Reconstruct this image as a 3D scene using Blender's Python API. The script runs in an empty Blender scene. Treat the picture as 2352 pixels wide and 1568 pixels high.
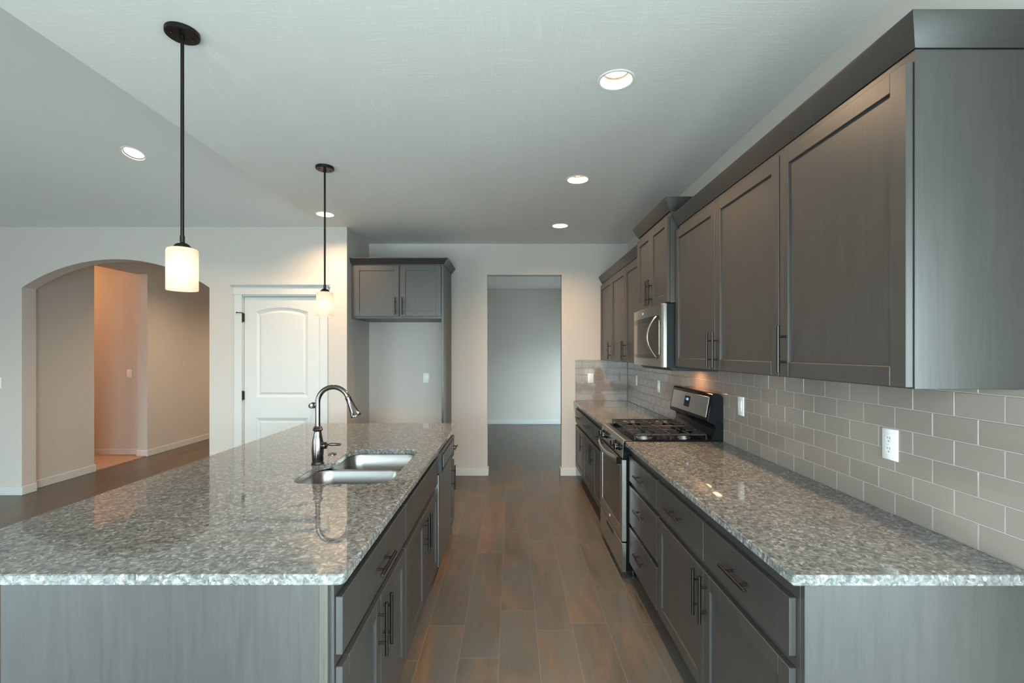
import bpy, bmesh, math, random
from mathutils import Vector, Matrix
random.seed(7)
S = bpy.context.scene
COL = S.collection
PI = math.pi

# ------------------------------------------------------------------ camera
CZ = 1.512
cam_d = bpy.data.cameras.new('camera')
cam_d.sensor_width = 36.0
cam_d.lens = 1090.0 / 2352.0 * 36.0
cam_d.shift_x = 1.0 / 2352.0
cam_d.shift_y = 23.0 / 2352.0
cam_d.clip_start = 0.02
cam = bpy.data.objects.new('camera', cam_d)
cam.location = (0, 0, CZ)
cam.rotation_euler = (PI / 2, 0, 0)
COL.objects.link(cam)
S.camera = cam

# ------------------------------------------------------------------ render look
S.view_settings.view_transform = 'Standard'
S.view_settings.look = 'None'
S.view_settings.gamma = 1.0
S.view_settings.use_curve_mapping = False
S.view_settings.exposure = 0.36
S.cycles.use_denoising = True
S.cycles.max_bounces = 10
S.cycles.diffuse_bounces = 6
S.cycles.glossy_bounces = 5
S.cycles.transparent_max_bounces = 8
S.cycles.sample_clamp_indirect = 6.0
S.cycles.caustics_reflective = False
S.cycles.caustics_refractive = False

# ------------------------------------------------------------------ world: bright overcast daylight
SKY = 18.5
W = bpy.data.worlds.new('World')
S.world = W
W.use_nodes = True
nt = W.node_tree
nt.nodes.clear()
o = nt.nodes.new('ShaderNodeOutputWorld')
bg = nt.nodes.new('ShaderNodeBackground')
tc = nt.nodes.new('ShaderNodeTexCoord')
sp = nt.nodes.new('ShaderNodeSeparateXYZ')
cr = nt.nodes.new('ShaderNodeValToRGB')
mr = nt.nodes.new('ShaderNodeMapRange')
mr.inputs['From Min'].default_value = -1
mr.inputs['From Max'].default_value = 1
nt.links.new(tc.outputs['Generated'], sp.inputs[0])
nt.links.new(sp.outputs['Z'], mr.inputs[0])
nt.links.new(mr.outputs[0], cr.inputs[0])
e = cr.color_ramp.elements
e[0].position = 0.0; e[0].color = (0.30, 0.36, 0.37, 1)
e[1].position = 1.0; e[1].color = (0.54, 0.80, 0.98, 1)
a = cr.color_ramp.elements.new(0.485); a.color = (0.40, 0.50, 0.52, 1)
a = cr.color_ramp.elements.new(0.52); a.color = (0.80, 0.97, 1.01, 1)
nt.links.new(cr.outputs[0], bg.inputs[0])
bg.inputs[1].default_value = SKY
nt.links.new(bg.outputs[0], o.inputs[0])

WARM = (1.0, 0.66, 0.38)
DOWN_W = 16.5
PEND_W = 1.6

def portal(name, loc, rot, sx, sy):
    """marks a window opening so that daylight is sampled through it"""
    l = bpy.data.lights.new(name, 'AREA')
    l.shape = 'RECTANGLE'; l.size = sx; l.size_y = sy
    l.cycles.is_portal = True
    ob = bpy.data.objects.new(name, l)
    ob.location = loc; ob.rotation_euler = rot
    COL.objects.link(ob)
    return ob

# window openings: (x0,x1,z0,z1) in the rear wall, (y0,y1,z0,z1) in the side walls
REAR_Y, LEFT_X = -1.05, -8.2
REAR_WIN = [(-1.6, 1.2, 0.06, 2.12), (1.6, 3.15, 0.06, 2.12), (-4.9, -2.9, 0.06, 1.9)]
LEFT_WIN = [(-0.7, 0.6, 0.55, 2.1)]
RIGHT_WIN = (-0.90, 0.80, 0.08, 2.12)   # in the right wall of the dining end
FAR_WIN = (8.1, 9.5, 0.15, 1.75)      # in the right wall of the room past the doorway
FAR_X = 2.2
for (x0, x1, z0, z1) in REAR_WIN:
    portal('window_light', ((x0+x1)/2, REAR_Y-0.14, (z0+z1)/2), (PI/2, 0, 0), x1-x0, z1-z0)
for (y0, y1, z0, z1) in LEFT_WIN:
    portal('window_light', (LEFT_X-0.14, (y0+y1)/2, (z0+z1)/2), (PI/2, 0, -PI/2), y1-y0, z1-z0)
portal('window_light', (3.54, (RIGHT_WIN[0]+RIGHT_WIN[1])/2, (RIGHT_WIN[2]+RIGHT_WIN[3])/2), (PI/2, 0, PI/2), RIGHT_WIN[1]-RIGHT_WIN[0], RIGHT_WIN[3]-RIGHT_WIN[2])
portal('window_light', (FAR_X+0.14, (FAR_WIN[0]+FAR_WIN[1])/2, (FAR_WIN[2]+FAR_WIN[3])/2), (PI/2, 0, PI/2), FAR_WIN[1]-FAR_WIN[0], FAR_WIN[3]-FAR_WIN[2])

# ------------------------------------------------------------------ node helpers / materials
class NT:
    def __init__(s, name):
        s.m = bpy.data.materials.new(name); s.m.use_nodes = True
        s.t = s.m.node_tree; s.t.nodes.clear()
        s.out = s.n('ShaderNodeOutputMaterial')
    def n(s, typ, **kw):
        nd = s.t.nodes.new(typ)
        for k, v in kw.items():
            if hasattr(nd, k): setattr(nd, k, v)
        return nd
    def l(s, a, b): s.t.links.new(a, b)
    def put(s, sock, v):
        if isinstance(v, bpy.types.NodeSocket): s.l(v, sock)
        else: sock.default_value = v
    def math(s, op, a, b=0.0):
        nd = s.n('ShaderNodeMath', operation=op); s.put(nd.inputs[0], a); s.put(nd.inputs[1], b); return nd.outputs[0]
    def mix(s, f, a, b, bt='MIX'):
        nd = s.n('ShaderNodeMix', data_type='RGBA', blend_type=bt)
        s.put(nd.inputs[0], f); s.put(nd.inputs[6], a); s.put(nd.inputs[7], b); return nd.outputs[2]
    def ramp(s, f, stops, interp='LINEAR'):
        nd = s.n('ShaderNodeValToRGB'); nd.color_ramp.interpolation = interp
        el = nd.color_ramp.elements
        el[0].position = stops[0][0]; el[0].color = stops[0][1]
        el[1].position = stops[-1][0]; el[1].color = stops[-1][1]
        for p, c in stops[1:-1]:
            x = el.new(p); x.color = c
        s.l(f, nd.inputs[0]); return nd.outputs[0]
    def noise(s, vec, scale, detail=2.0, rough=0.5, dist=0.0):
        nd = s.n('ShaderNodeTexNoise')
        if vec is not None: s.l(vec, nd.inputs['Vector'])
        nd.inputs['Scale'].default_value = scale; nd.inputs['Detail'].default_value = detail
        nd.inputs['Roughness'].default_value = rough; nd.inputs['Distortion'].default_value = dist
        return nd.outputs['Fac']
    def coords(s, scale=(1, 1, 1), rnd=False, rot=(0, 0, 0)):
        c = s.n('ShaderNodeTexCoord').outputs['Object']
        if rnd:
            oi = s.n('ShaderNodeObjectInfo').outputs['Random']
            cb = s.n('ShaderNodeCombineXYZ'); r = s.math('MULTIPLY', oi, 37.0)
            s.l(r, cb.inputs[0]); s.l(r, cb.inputs[1]); s.l(r, cb.inputs[2])
            v = s.n('ShaderNodeVectorMath', operation='ADD'); s.l(c, v.inputs[0]); s.l(cb.outputs[0], v.inputs[1]); c = v.outputs[0]
        mp = s.n('ShaderNodeMapping'); mp.inputs['Scale'].default_value = scale; mp.inputs['Rotation'].default_value = rot
        s.l(c, mp.inputs[0]); return mp.outputs[0]
    def bump(s, h, strength, dist=0.01):
        b = s.n('ShaderNodeBump'); b.inputs['Strength'].default_value = strength; b.inputs['Distance'].default_value = dist
        s.l(h, b.inputs['Height']); return b.outputs[0]
    def bsdf(s, color, rough=0.5, metal=0.0, spec=0.5, normal=None, coat=0.0, coat_r=0.05, emit=None, es=0.0, aniso=0.0):
        p = s.n('ShaderNodeBsdfPrincipled')
        s.put(p.inputs['Base Color'], color); s.put(p.inputs['Roughness'], rough); s.put(p.inputs['Metallic'], metal)
        p.inputs['Specular IOR Level'].default_value = spec
        p.inputs['Coat Weight'].default_value = coat; p.inputs['Coat Roughness'].default_value = coat_r
        p.inputs['Anisotropic'].default_value = aniso
        if normal is not None: s.l(normal, p.inputs['Normal'])
        if emit is not None:
            p.inputs['Emission Color'].default_value = emit; p.inputs['Emission Strength'].default_value = es
        s.l(p.outputs[0], s.out.inputs[0]); return p

def rgb(r, g, b): return (r, g, b, 1)
M = {}
def simple(key, c, rough=0.5, metal=0.0, **kw):
    n = NT(key); n.bsdf(rgb(*c), rough, metal, **kw); M[key] = n.m

def paint(key, c, bscale, bstr, rough=0.75):
    n = NT(key)
    v = n.coords()
    f = n.noise(v, 3.0, 3.0)
    col = n.mix(f, rgb(*[x*0.975 for x in c]), rgb(*[min(1, x*1.02) for x in c]))
    h = n.noise(v, bscale, 3.0)
    n.bsdf(col, rough, spec=0.3, normal=n.bump(h, bstr, 0.004)); M[key] = n.m
paint('wall_paint', (0.585, 0.54, 0.50), 160, 0.12)
paint('hall_paint', (0.56, 0.53, 0.49), 160, 0.12)
paint('trim_paint', (0.62, 0.622, 0.612), 60, 0.02, 0.35)
# ceiling: brushed plaster with short crossing strokes
n = NT('ceiling_paint')
v1 = n.coords((2.2, 26, 1), rot=(0, 0, 0.5)); v2 = n.coords((26, 2.4, 1), rot=(0, 0, 0.25)); v3 = n.coords()
h1 = n.noise(v1, 2.2, 3.0, 0.6, 1.2); h2 = n.noise(v2, 1.6, 3.0, 0.6, 1.0); sel = n.noise(v3, 3.0, 1.0)
hh = n.mix(sel, h1, h2)
st = n.ramp(hh, [(0.50, rgb(0, 0, 0)), (0.66, rgb(1, 1, 1))])
n.bsdf(n.mix(st, rgb(0.74, 0.74, 0.715), rgb(0.78, 0.78, 0.755)), 0.8, spec=0.25, normal=n.bump(st, 0.12, 0.004)); M['ceiling_paint'] = n.m

paint('vault_surface', (0.66, 0.655, 0.635), 90, 0.15)  # darker than the flat ceiling, without brush strokes
# stained cabinet wood, grain along local Z (or X for rails and crown)
def wood(key, sc, c0, c1, rough=0.375, rnd=True):
    n = NT(key)
    v = n.coords(sc, rnd=rnd)
    g = n.noise(v, 3.2, 6.0, 0.62, 0.35)
    vb = n.coords(tuple(x*0.16 for x in sc), rnd=rnd)
    g2 = n.noise(vb, 4.0, 2.0, 0.5, 2.2)
    rings = n.math('FRACT', n.math('MULTIPLY', g2, 9.0))
    rr = n.ramp(rings, [(0.0, rgb(0.25, 0.25, 0.25)), (0.12, rgb(1, 1, 1)), (0.6, rgb(0.62, 0.62, 0.62)), (1.0, rgb(0.3, 0.3, 0.3))])
    base = n.mix(n.ramp(g, [(0.32, rgb(0, 0, 0)), (0.70, rgb(1, 1, 1))]), rgb(*c0), rgb(*c1))
    col = n.mix(0.28, base, n.mix(rr, rgb(*[x*0.8 for x in c0]), rgb(*[x*1.12 for x in c1])))
    rg = n.math('ADD', n.math('MULTIPLY', g, 0.05), rough)
    n.bsdf(col, rg, spec=0.95, normal=n.bump(g, 0.04, 0.001)); M[key] = n.m
DK0, DK1 = (0.029, 0.0268, 0.0248), (0.047, 0.044, 0.041)
wood('cabinet_wood', (22, 22, 1.1), DK0, DK1)
wood('crown_wood_shaded', (1.1, 22, 9), (0.014, 0.014, 0.0135), (0.030, 0.029, 0.027))  # darker than the doors: shade of the down-turned face put into the colour
wood('post_wood', (40, 40, 0.8), (0.03, 0.026, 0.021), (0.085, 0.071, 0.057), 0.42)
simple('toe_kick', (0.02, 0.019, 0.018), 0.6)
simple('cabinet_inside', (0.25, 0.2, 0.15), 0.6)

# granite
n = NT('granite')
v = n.coords()
nv = n.n('ShaderNodeTexNoise'); n.l(v, nv.inputs['Vector']); nv.inputs['Scale'].default_value = 26
vm = n.n('ShaderNodeVectorMath', operation='SCALE'); n.l(nv.outputs['Color'], vm.inputs[0]); vm.inputs['Scale'].default_value = 0.030
va = n.n('ShaderNodeVectorMath', operation='ADD'); n.l(v, va.inputs[0]); n.l(vm.outputs[0], va.inputs[1])
f1 = n.noise(va.outputs[0], 58, 6.0, 0.68, 0.5)
c1 = n.ramp(f1, [(0.34, rgb(0.070, 0.074, 0.074)), (0.43, rgb(0.125, 0.127, 0.122)), (0.52, rgb(0.185, 0.184, 0.174)), (0.60, rgb(0.245, 0.243, 0.229)), (0.70, rgb(0.35, 0.345, 0.325))])
vo = n.n('ShaderNodeTexVoronoi'); n.l(va.outputs[0], vo.inputs['Vector']); vo.inputs['Scale'].default_value = 105
cell = n.n('ShaderNodeSeparateColor'); n.l(vo.outputs['Color'], cell.inputs[0])
c2 = n.mix(n.ramp(cell.outputs[0], [(0.0, rgb(0.6, 0.6, 0.6)), (0.12, rgb(0, 0, 0))], 'CONSTANT'), c1, rgb(0.07, 0.076, 0.076))
c3 = n.mix(n.ramp(cell.outputs[1], [(0.0, rgb(0, 0, 0)), (0.90, rgb(0.50, 0.50, 0.50))], 'CONSTANT'), c2, rgb(0.48, 0.47, 0.44))
n.bsdf(c3, 0.03, spec=0.75); M['granite'] = n.m

# floor planks running along Y
n = NT('plank_floor')
oc = n.n('ShaderNodeTexCoord').outputs['Object']
sx = n.n('ShaderNodeSeparateXYZ'); n.l(oc, sx.inputs[0])
PW, PL = 0.1975, 1.22
ux = n.math('DIVIDE', n.math('ADD', sx.outputs[0], 0.457 + PW*60), PW)
row = n.math('FLOOR', ux); fu = n.math('FRACT', ux)
wn = n.n('ShaderNodeTexWhiteNoise', noise_dimensions='1D'); n.l(row, wn.inputs['W'])
uy = n.math('DIVIDE', n.math('ADD', n.math('ADD', sx.outputs[1], 40.0), n.math('MULTIPLY', wn.outputs['Value'], PL)), PL)
pl = n.math('FLOOR', uy); fy = n.math('FRACT', uy)
cb = n.n('ShaderNodeCombineXYZ'); n.l(row, cb.inputs[0]); n.l(pl, cb.inputs[1])
w2 = n.n('ShaderNodeTexWhiteNoise', noise_dimensions='3D'); n.l(cb.outputs[0], w2.inputs['Vector'])
plank = w2.outputs['Value']
base = n.ramp(plank, [(0.0, rgb(0.090, 0.080, 0.068)), (0.35, rgb(0.108, 0.083, 0.063)), (0.65, rgb(0.135, 0.090, 0.060)), (1.0, rgb(0.170, 0.104, 0.062))])
cb2 = n.n('ShaderNodeCombineXYZ')
n.l(n.math('MULTIPLY', sx.outputs[0], 14.0), cb2.inputs[0]); n.l(n.math('MULTIPLY', sx.outputs[1], 1.3), cb2.inputs[1]); n.l(n.math('MULTIPLY', plank, 60.0), cb2.inputs[2])
g = n.noise(cb2.outputs[0], 1.6, 6.0, 0.6, 0.8)
cb3 = n.n('ShaderNodeCombineXYZ')
n.l(n.math('MULTIPLY', sx.outputs[0], 3.5), cb3.inputs[0]); n.l(n.math('MULTIPLY', sx.outputs[1], 1.1), cb3.inputs[1]); n.l(n.math('MULTIPLY', plank, 31.0), cb3.inputs[2])
g2 = n.noise(cb3.outputs[0], 1.5, 3.0, 0.5, 0.6)
col = n.mix(n.ramp(g, [(0.35, rgb(0, 0, 0)), (0.65, rgb(1, 1, 1))]), n.mix(0.42, base, rgb(0.05, 0.042, 0.036)), base)
col = n.mix(n.ramp(g2, [(0.40, rgb(0, 0, 0)), (0.60, rgb(0.85, 0.85, 0.85))]), col, rgb(0.090, 0.088, 0.080))
g3 = n.noise(cb3.outputs[0], 2.1, 3.0, 0.5, 0.9)
col = n.mix(n.ramp(g3, [(0.50, rgb(0, 0, 0)), (0.72, rgb(0.55, 0.55, 0.55))]), col, rgb(0.165, 0.104, 0.062))
# dark knots and short cracks
cb4 = n.n('ShaderNodeCombineXYZ')
n.l(n.math('MULTIPLY', sx.outputs[0], 11.0), cb4.inputs[0]); n.l(n.math('MULTIPLY', sx.outputs[1], 2.6), cb4.inputs[1]); n.l(n.math('MULTIPLY', plank, 13.0), cb4.inputs[2])
kn = n.noise(cb4.outputs[0], 1.7, 5.0, 0.65, 0.4)
col = n.mix(n.ramp(kn, [(0.655, rgb(0, 0, 0)), (0.76, rgb(0.85, 0.85, 0.85))]), col, rgb(0.045, 0.034, 0.028))
def edge(f, w):
    a_ = n.math('LESS_THAN', f, w); b_ = n.math('GREATER_THAN', f, 1.0-w); return n.math('MAXIMUM', a_, b_)
seam = n.math('MAXIMUM', edge(fu, 0.0055), edge(fy, 0.0012))
col = n.mix(n.math('MULTIPLY', seam, 0.32), col, rgb(0.36, 0.30, 0.25))
hgt = n.math('SUBTRACT', n.math('MULTIPLY', g, 0.3), seam)
n.bsdf(col, n.math('ADD', n.math('MULTIPLY', g, 0.10), 0.27), spec=0.35, normal=n.bump(hgt, 0.10, 0.002)); M['plank_floor'] = n.m

n = NT('carpet')
v = n.coords(); f = n.noise(v, 240, 3.0, 0.7)
n.bsdf(n.mix(f, rgb(0.34, 0.24, 0.20), rgb(0.55, 0.42, 0.36)), 0.95, spec=0.1, normal=n.bump(f, 0.8, 0.006)); M['carpet'] = n.m

n = NT('tile_glaze')
oi = n.n('ShaderNodeNewGeometry')
rp = oi.outputs['Random Per Island']
n.bsdf(n.mix(rp, rgb(0.262, 0.218, 0.190), rgb(0.292, 0.246, 0.216)), 0.07, spec=0.5); M['tile_glaze'] = n.m
simple('grout', (0.42, 0.395, 0.36), 0.85)

def brushed(key, c, rough, sc, metal=1.0):
    n = NT(key); v = n.coords(sc); f = n.noise(v, 6, 3.0, 0.6)
    n.bsdf(n.mix(f, rgb(*[x*0.93 for x in c]), rgb(*c)), n.math('ADD', n.math('MULTIPLY', f, 0.10), rough-0.05), metal); M[key] = n.m
brushed('stainless', (0.56, 0.54, 0.51), 0.24, (2, 60, 60))
brushed('sink_steel', (0.36, 0.345, 0.33), 0.30, (60, 2, 60))
brushed('dishwasher_steel', (0.33, 0.34, 0.33), 0.34, (2, 2, 60))
brushed('pull_metal', (0.055, 0.051, 0.050), 0.38, (60, 60, 60))
simple('faucet_bronze', (0.17, 0.15, 0.145), 0.20, 1.0)
brushed('bronze_dark', (0.045, 0.040, 0.038), 0.45, (30, 30, 4))
simple('black_enamel', (0.006, 0.006, 0.007), 0.10, spec=0.14)
simple('black_matte', (0.018, 0.019, 0.020), 0.45)
simple('cast_iron', (0.026, 0.026, 0.026), 0.42, spec=0.4)
simple('black_side', (0.008, 0.014, 0.016), 0.35, spec=0.3)
simple('oven_glass', (0.035, 0.028, 0.022), 0.05, coat=0.5)
simple('microwave_glass', (0.20, 0.175, 0.15), 0.04, 0.85)
simple('microwave_glass_band', (0.03, 0.024, 0.02), 0.08)
simple('burner_alu', (0.38, 0.36, 0.34), 0.45, 1.0)
simple('plastic_white', (0.82, 0.84, 0.83), 0.3)
simple('slot_dark', (0.10, 0.10, 0.10), 0.6)
simple('reflector_dimmed', (0.11, 0.105, 0.095), 0.6)  # can interior darkened in colour so the strong lamp doesn't bleach it
simple('ring_white', (0.80, 0.78, 0.74), 0.5)
simple('drain_dark', (0.10, 0.10, 0.10), 0.35, 1.0)
simple('window_frame_white', (0.8, 0.82, 0.82), 0.4)

def emis(key, c, s):
    n = NT(key); e_ = n.n('ShaderNodeEmission'); e_.inputs[0].default_value = rgb(*c); e_.inputs[1].default_value = s
    n.l(e_.outputs[0], n.out.inputs[0]); M[key] = n.m
emis('lens_glow', (1.0, 0.86, 0.70), 6.0)
emis('bulb_glow', (1.0, 0.80, 0.58), 10.0)
emis('clock_blue', (0.20, 0.50, 1.0), 2.2)
n = NT('opal_glass')
tr = n.n('ShaderNodeBsdfTranslucent'); tr.inputs[0].default_value = rgb(0.80, 0.72, 0.62)
df = n.n('ShaderNodeBsdfDiffuse'); df.inputs[0].default_value = rgb(0.60, 0.57, 0.53)
gl = n.n('ShaderNodeBsdfGlossy'); gl.inputs['Roughness'].default_value = 0.15
em = n.n('ShaderNodeEmission'); em.inputs[0].default_value = rgb(1.0, 0.80, 0.60); em.inputs[1].default_value = 0.16
m1 = n.n('ShaderNodeMixShader'); m1.inputs[0].default_value = 0.35
n.l(tr.outputs[0], m1.inputs[1]); n.l(df.outputs[0], m1.inputs[2])
m2 = n.n('ShaderNodeMixShader'); m2.inputs[0].default_value = 0.05
n.l(m1.outputs[0], m2.inputs[1]); n.l(gl.outputs[0], m2.inputs[2])
ad = n.n('ShaderNodeAddShader'); n.l(m2.outputs[0], ad.inputs[0]); n.l(em.outputs[0], ad.inputs[1]); n.l(ad.outputs[0], n.out.inputs[0])
M['opal_glass'] = n.m
n = NT('pane_glass')
tp = n.n('ShaderNodeBsdfTransparent'); tp.inputs[0].default_value = rgb(0.97, 0.98, 0.98)
gl = n.n('ShaderNodeBsdfGlossy'); gl.inputs['Roughness'].default_value = 0.0
mx = n.n('ShaderNodeMixShader'); mx.inputs[0].default_value = 0.06
n.l(tp.outputs[0], mx.inputs[1]); n.l(gl.outputs[0], mx.inputs[2]); n.l(mx.outputs[0], n.out.inputs[0]); M['pane_glass'] = n.m

# ------------------------------------------------------------------ mesh builder
class MB:
    def __init__(s): s.bm = bmesh.new()
    def _merge(s, tmp, mi=0):
        for f in tmp.faces: f.material_index = mi
        me = bpy.data.meshes.new('tmp'); tmp.to_mesh(me); tmp.free()
        s.bm.from_mesh(me); bpy.data.meshes.remove(me); return s
    def box(s, x0, x1, y0, y1, z0, z1, bev=0.0, seg=1, mi=0, mat=None):
        t = bmesh.new(); bmesh.ops.create_cube(t, size=1.0)
        for v in t.verts:
            v.co = Vector(((x0+x1)/2 + v.co.x*abs(x1-x0), (y0+y1)/2 + v.co.y*abs(y1-y0), (z0+z1)/2 + v.co.z*abs(z1-z0)))
        if bev > 0: bmesh.ops.bevel(t, geom=list(t.edges), offset=bev, segments=seg, affect='EDGES', profile=0.5)
        if mat is not None: bmesh.ops.transform(t, matrix=mat, verts=t.verts)
        return s._merge(t, mi)
    def tube(s, pts, radii, seg=16, cap=True, mi=0):
        pts = [Vector(p) for p in pts]
        if not isinstance(radii, (list, tuple)): radii = [radii]*len(pts)
        t = bmesh.new(); rings = []
        tan0 = (pts[1]-pts[0]).normalized()
        up = Vector((0, 0, 1)) if abs(tan0.z) < 0.9 else Vector((1, 0, 0))
        nrm = (up - tan0*up.dot(tan0)).normalized()
        for i, p in enumerate(pts):
            if i == 0: tn = tan0
            elif i == len(pts)-1: tn = (pts[i]-pts[i-1]).normalized()
            else:
                tn = (pts[i+1]-pts[i-1]).normalized()
            nrm = (nrm - tn*nrm.dot(tn)).normalized(); bi = tn.cross(nrm)
            rings.append([t.verts.new(p + (nrm*math.cos(2*PI*k/seg) + bi*math.sin(2*PI*k/seg))*radii[i]) for k in range(seg)])
        for a_, b_ in zip(rings, rings[1:]):
            for k in range(seg): t.faces.new((a_[k], a_[(k+1) % seg], b_[(k+1) % seg], b_[k]))
        if cap:
            t.faces.new(rings[0][::-1]); t.faces.new(rings[-1])
        bmesh.ops.recalc_face_normals(t, faces=t.faces)
        return s._merge(t, mi)
    def lathe(s, prof, seg=40, origin=(0, 0, 0), mi=0, mat=None, close=False):
        """prof: list of (r, z) revolved about Z"""
        t = bmesh.new(); rings = []
        for r, z in prof:
            if r < 1e-6: rings.append([t.verts.new((0, 0, z))])
            else: rings.append([t.verts.new((r*math.cos(2*PI*k/seg), r*math.sin(2*PI*k/seg), z)) for k in range(seg)])
        pairs = list(zip(rings, rings[1:]))
        if close: pairs.append((rings[-1], rings[0]))
        for a_, b_ in pairs:
            for k in range(seg):
                k2 = (k+1) % seg
                if len(a_) == 1 and len(b_) == 1: continue
                if len(a_) == 1: t.faces.new((a_[0], b_[k2], b_[k]))
                elif len(b_) == 1: t.faces.new((a_[k], a_[k2], b_[0]))
                else: t.faces.new((a_[k], a_[k2], b_[k2], b_[k]))
        bmesh.ops.recalc_face_normals(t, faces=t.faces)
        if mat is not None: bmesh.ops.transform(t, matrix=mat, verts=t.verts)
        bmesh.ops.translate(t, vec=Vector(origin), verts=t.verts)
        return s._merge(t, mi)
    def prism(s, prof, a0, a1, fn, mi=0, bev=0.0):
        """prof: closed list of (p,q); fn(p,q,a)->xyz; extruded from a0 to a1"""
        t = bmesh.new()
        A = [t.verts.new(fn(p, q, a0)) for p, q in prof]; B = [t.verts.new(fn(p, q, a1)) for p, q in prof]
        k = len(prof)
        t.faces.new(A[::-1]); t.faces.new(B)
        for i in range(k): t.faces.new((A[i], A[(i+1) % k], B[(i+1) % k], B[i]))
        bmesh.ops.recalc_face_normals(t, faces=t.faces)
        if bev > 0: bmesh.ops.bevel(t, geom=list(t.edges), offset=bev, segments=1, affect='EDGES', profile=0.5)
        return s._merge(t, mi)
    def sphere(s, c, r, sc=(1, 1, 1), mi=0, seg=20):
        t = bmesh.new(); bmesh.ops.create_uvsphere(t, u_segments=seg, v_segments=seg//2+2, radius=r)
        for v in t.verts: v.co = Vector((v.co.x*sc[0], v.co.y*sc[1], v.co.z*sc[2])) + Vector(c)
        return s._merge(t, mi)
    def raw(s, verts, faces, mi=0, recalc=True):
        t = bmesh.new(); V = [t.verts.new(v) for v in verts]
        for f in faces: t.faces.new([V[i] for i in f])
        if recalc: bmesh.ops.recalc_face_normals(t, faces=t.faces)
        return s._merge(t, mi)
    def obj(s, name, mats, parent=None, smooth=35, label=None):
        me = bpy.data.meshes.new(name); s.bm.to_mesh(me); s.bm.free()
        if not isinstance(mats, (list, tuple)): mats = [mats]
        for m in mats: me.materials.append(M[m])
        if not smooth:
            me.polygons.foreach_set('use_smooth', [False]*len(me.polygons))
        if smooth:
            me.polygons.foreach_set('use_smooth', [True]*len(me.polygons))
            try: me.set_sharp_from_angle(angle=math.radians(smooth))
            except Exception: pass
        ob = bpy.data.objects.new(name, me); COL.objects.link(ob)
        if parent is not None: ob.parent = parent
        if label: ob['label'] = label
        return ob

def slab(outer, holes, thick, bev=0.0, fn=None):
    """2D outline with holes -> mesh builder with a plate of the given thickness (z from 0 to thick)"""
    cu = bpy.data.curves.new('tmpc', 'CURVE'); cu.dimensions = '2D'; cu.fill_mode = 'BOTH'
    cu.extrude = max(thick/2 - bev, 0.0001); cu.bevel_depth = bev; cu.bevel_resolution = 0; cu.offset = -bev
    for loop in [outer] + holes:
        sp_ = cu.splines.new('POLY'); sp_.points.add(len(loop)-1)
        for p, q in zip(sp_.points, loop): p.co = (q[0], q[1], 0, 1)
        sp_.use_cyclic_u = True
    tmp = bpy.data.objects.new('tmpo', cu); COL.objects.link(tmp)
    dg = bpy.context.evaluated_depsgraph_get(); dg.update()
    me = bpy.data.meshes.new_from_object(tmp.evaluated_get(dg))
    mb = MB(); mb.bm.from_mesh(me)
    bpy.data.meshes.remove(me); bpy.data.objects.remove(tmp); bpy.data.curves.remove(cu)
    bmesh.ops.remove_doubles(mb.bm, verts=mb.bm.verts, dist=1e-5)
    for v in mb.bm.verts:
        p = Vector((v.co.x, v.co.y, v.co.z + thick/2)); v.co = Vector(fn(p.x, p.y, p.z)) if fn else p
    bmesh.ops.recalc_face_normals(mb.bm, faces=mb.bm.faces)
    return mb

def circle(cx, cy, r, k=40): return [(cx + r*math.cos(2*PI*i/k), cy + r*math.sin(2*PI*i/k)) for i in range(k)]

def thing(name, label, cat, loc=(0, 0, 0), rz=0.0, group=None):
    ob = bpy.data.objects.new(name, None); COL.objects.link(ob)
    ob.empty_display_size = 0.1
    ob.location = loc; ob.rotation_euler = (0, 0, rz)
    ob['label'] = label; ob['category'] = cat
    if group: ob['group'] = group
    return ob
def tag(ob, label, cat, group=None):
    ob['label'] = label; ob['category'] = cat
    if group: ob['group'] = group
    return ob
def struct(ob, label=None):
    ob['kind'] = 'structure'
    if label: ob['label'] = label
    return ob
def place(ob, loc):
    """shift the mesh so that the object's origin sits at loc"""
    l = Vector(loc)
    ob.data.transform(Matrix.Translation(-l)); ob.location = l; return ob

# ------------------------------------------------------------------ setting
CE = 2.822                      # ceiling height
XW, YB = 1.4066, 5.78           # tiled wall face, back wall face
YA = 5.0                        # wall with arch and door
TW = 1.414                      # plaster face behind the tile
struct(MB().box(-9.4, 3.6, -1.3, 10.3, -0.12, 0.0).obj('floor', 'plank_floor', smooth=0), 'grey brown wood plank floor')
ob = MB().box(-9.2, -5.262, 5.15, 6.93, 0.0, 0.012).obj('floor_carpet', 'carpet', smooth=0)
struct(ob, 'tan carpet in the side room')

# downlight positions (x, y)
KIT = [(0.505, 2.292), (0.505, 3.615), (0.505, 4.94), (-1.779, 4.53)]
KIT_OFF = []
XB = -1.945
HR = 0.080
holes = [circle(x, y, HR) for x, y in KIT + KIT_OFF]
mb = slab([(XB, REAR_Y-0.12), (2.0, REAR_Y-0.12), (2.0, 5.9), (XB, 5.9)], holes, 0.03, fn=lambda x, y, z: (x, y, CE+z))
struct(mb.obj('ceiling', 'ceiling_paint', smooth=0), 'flat plaster kitchen ceiling')
TANV = 0.3057
ANG = math.atan(TANV)
LV = (-3.13, 3.93)
YR = 0.0
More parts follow.
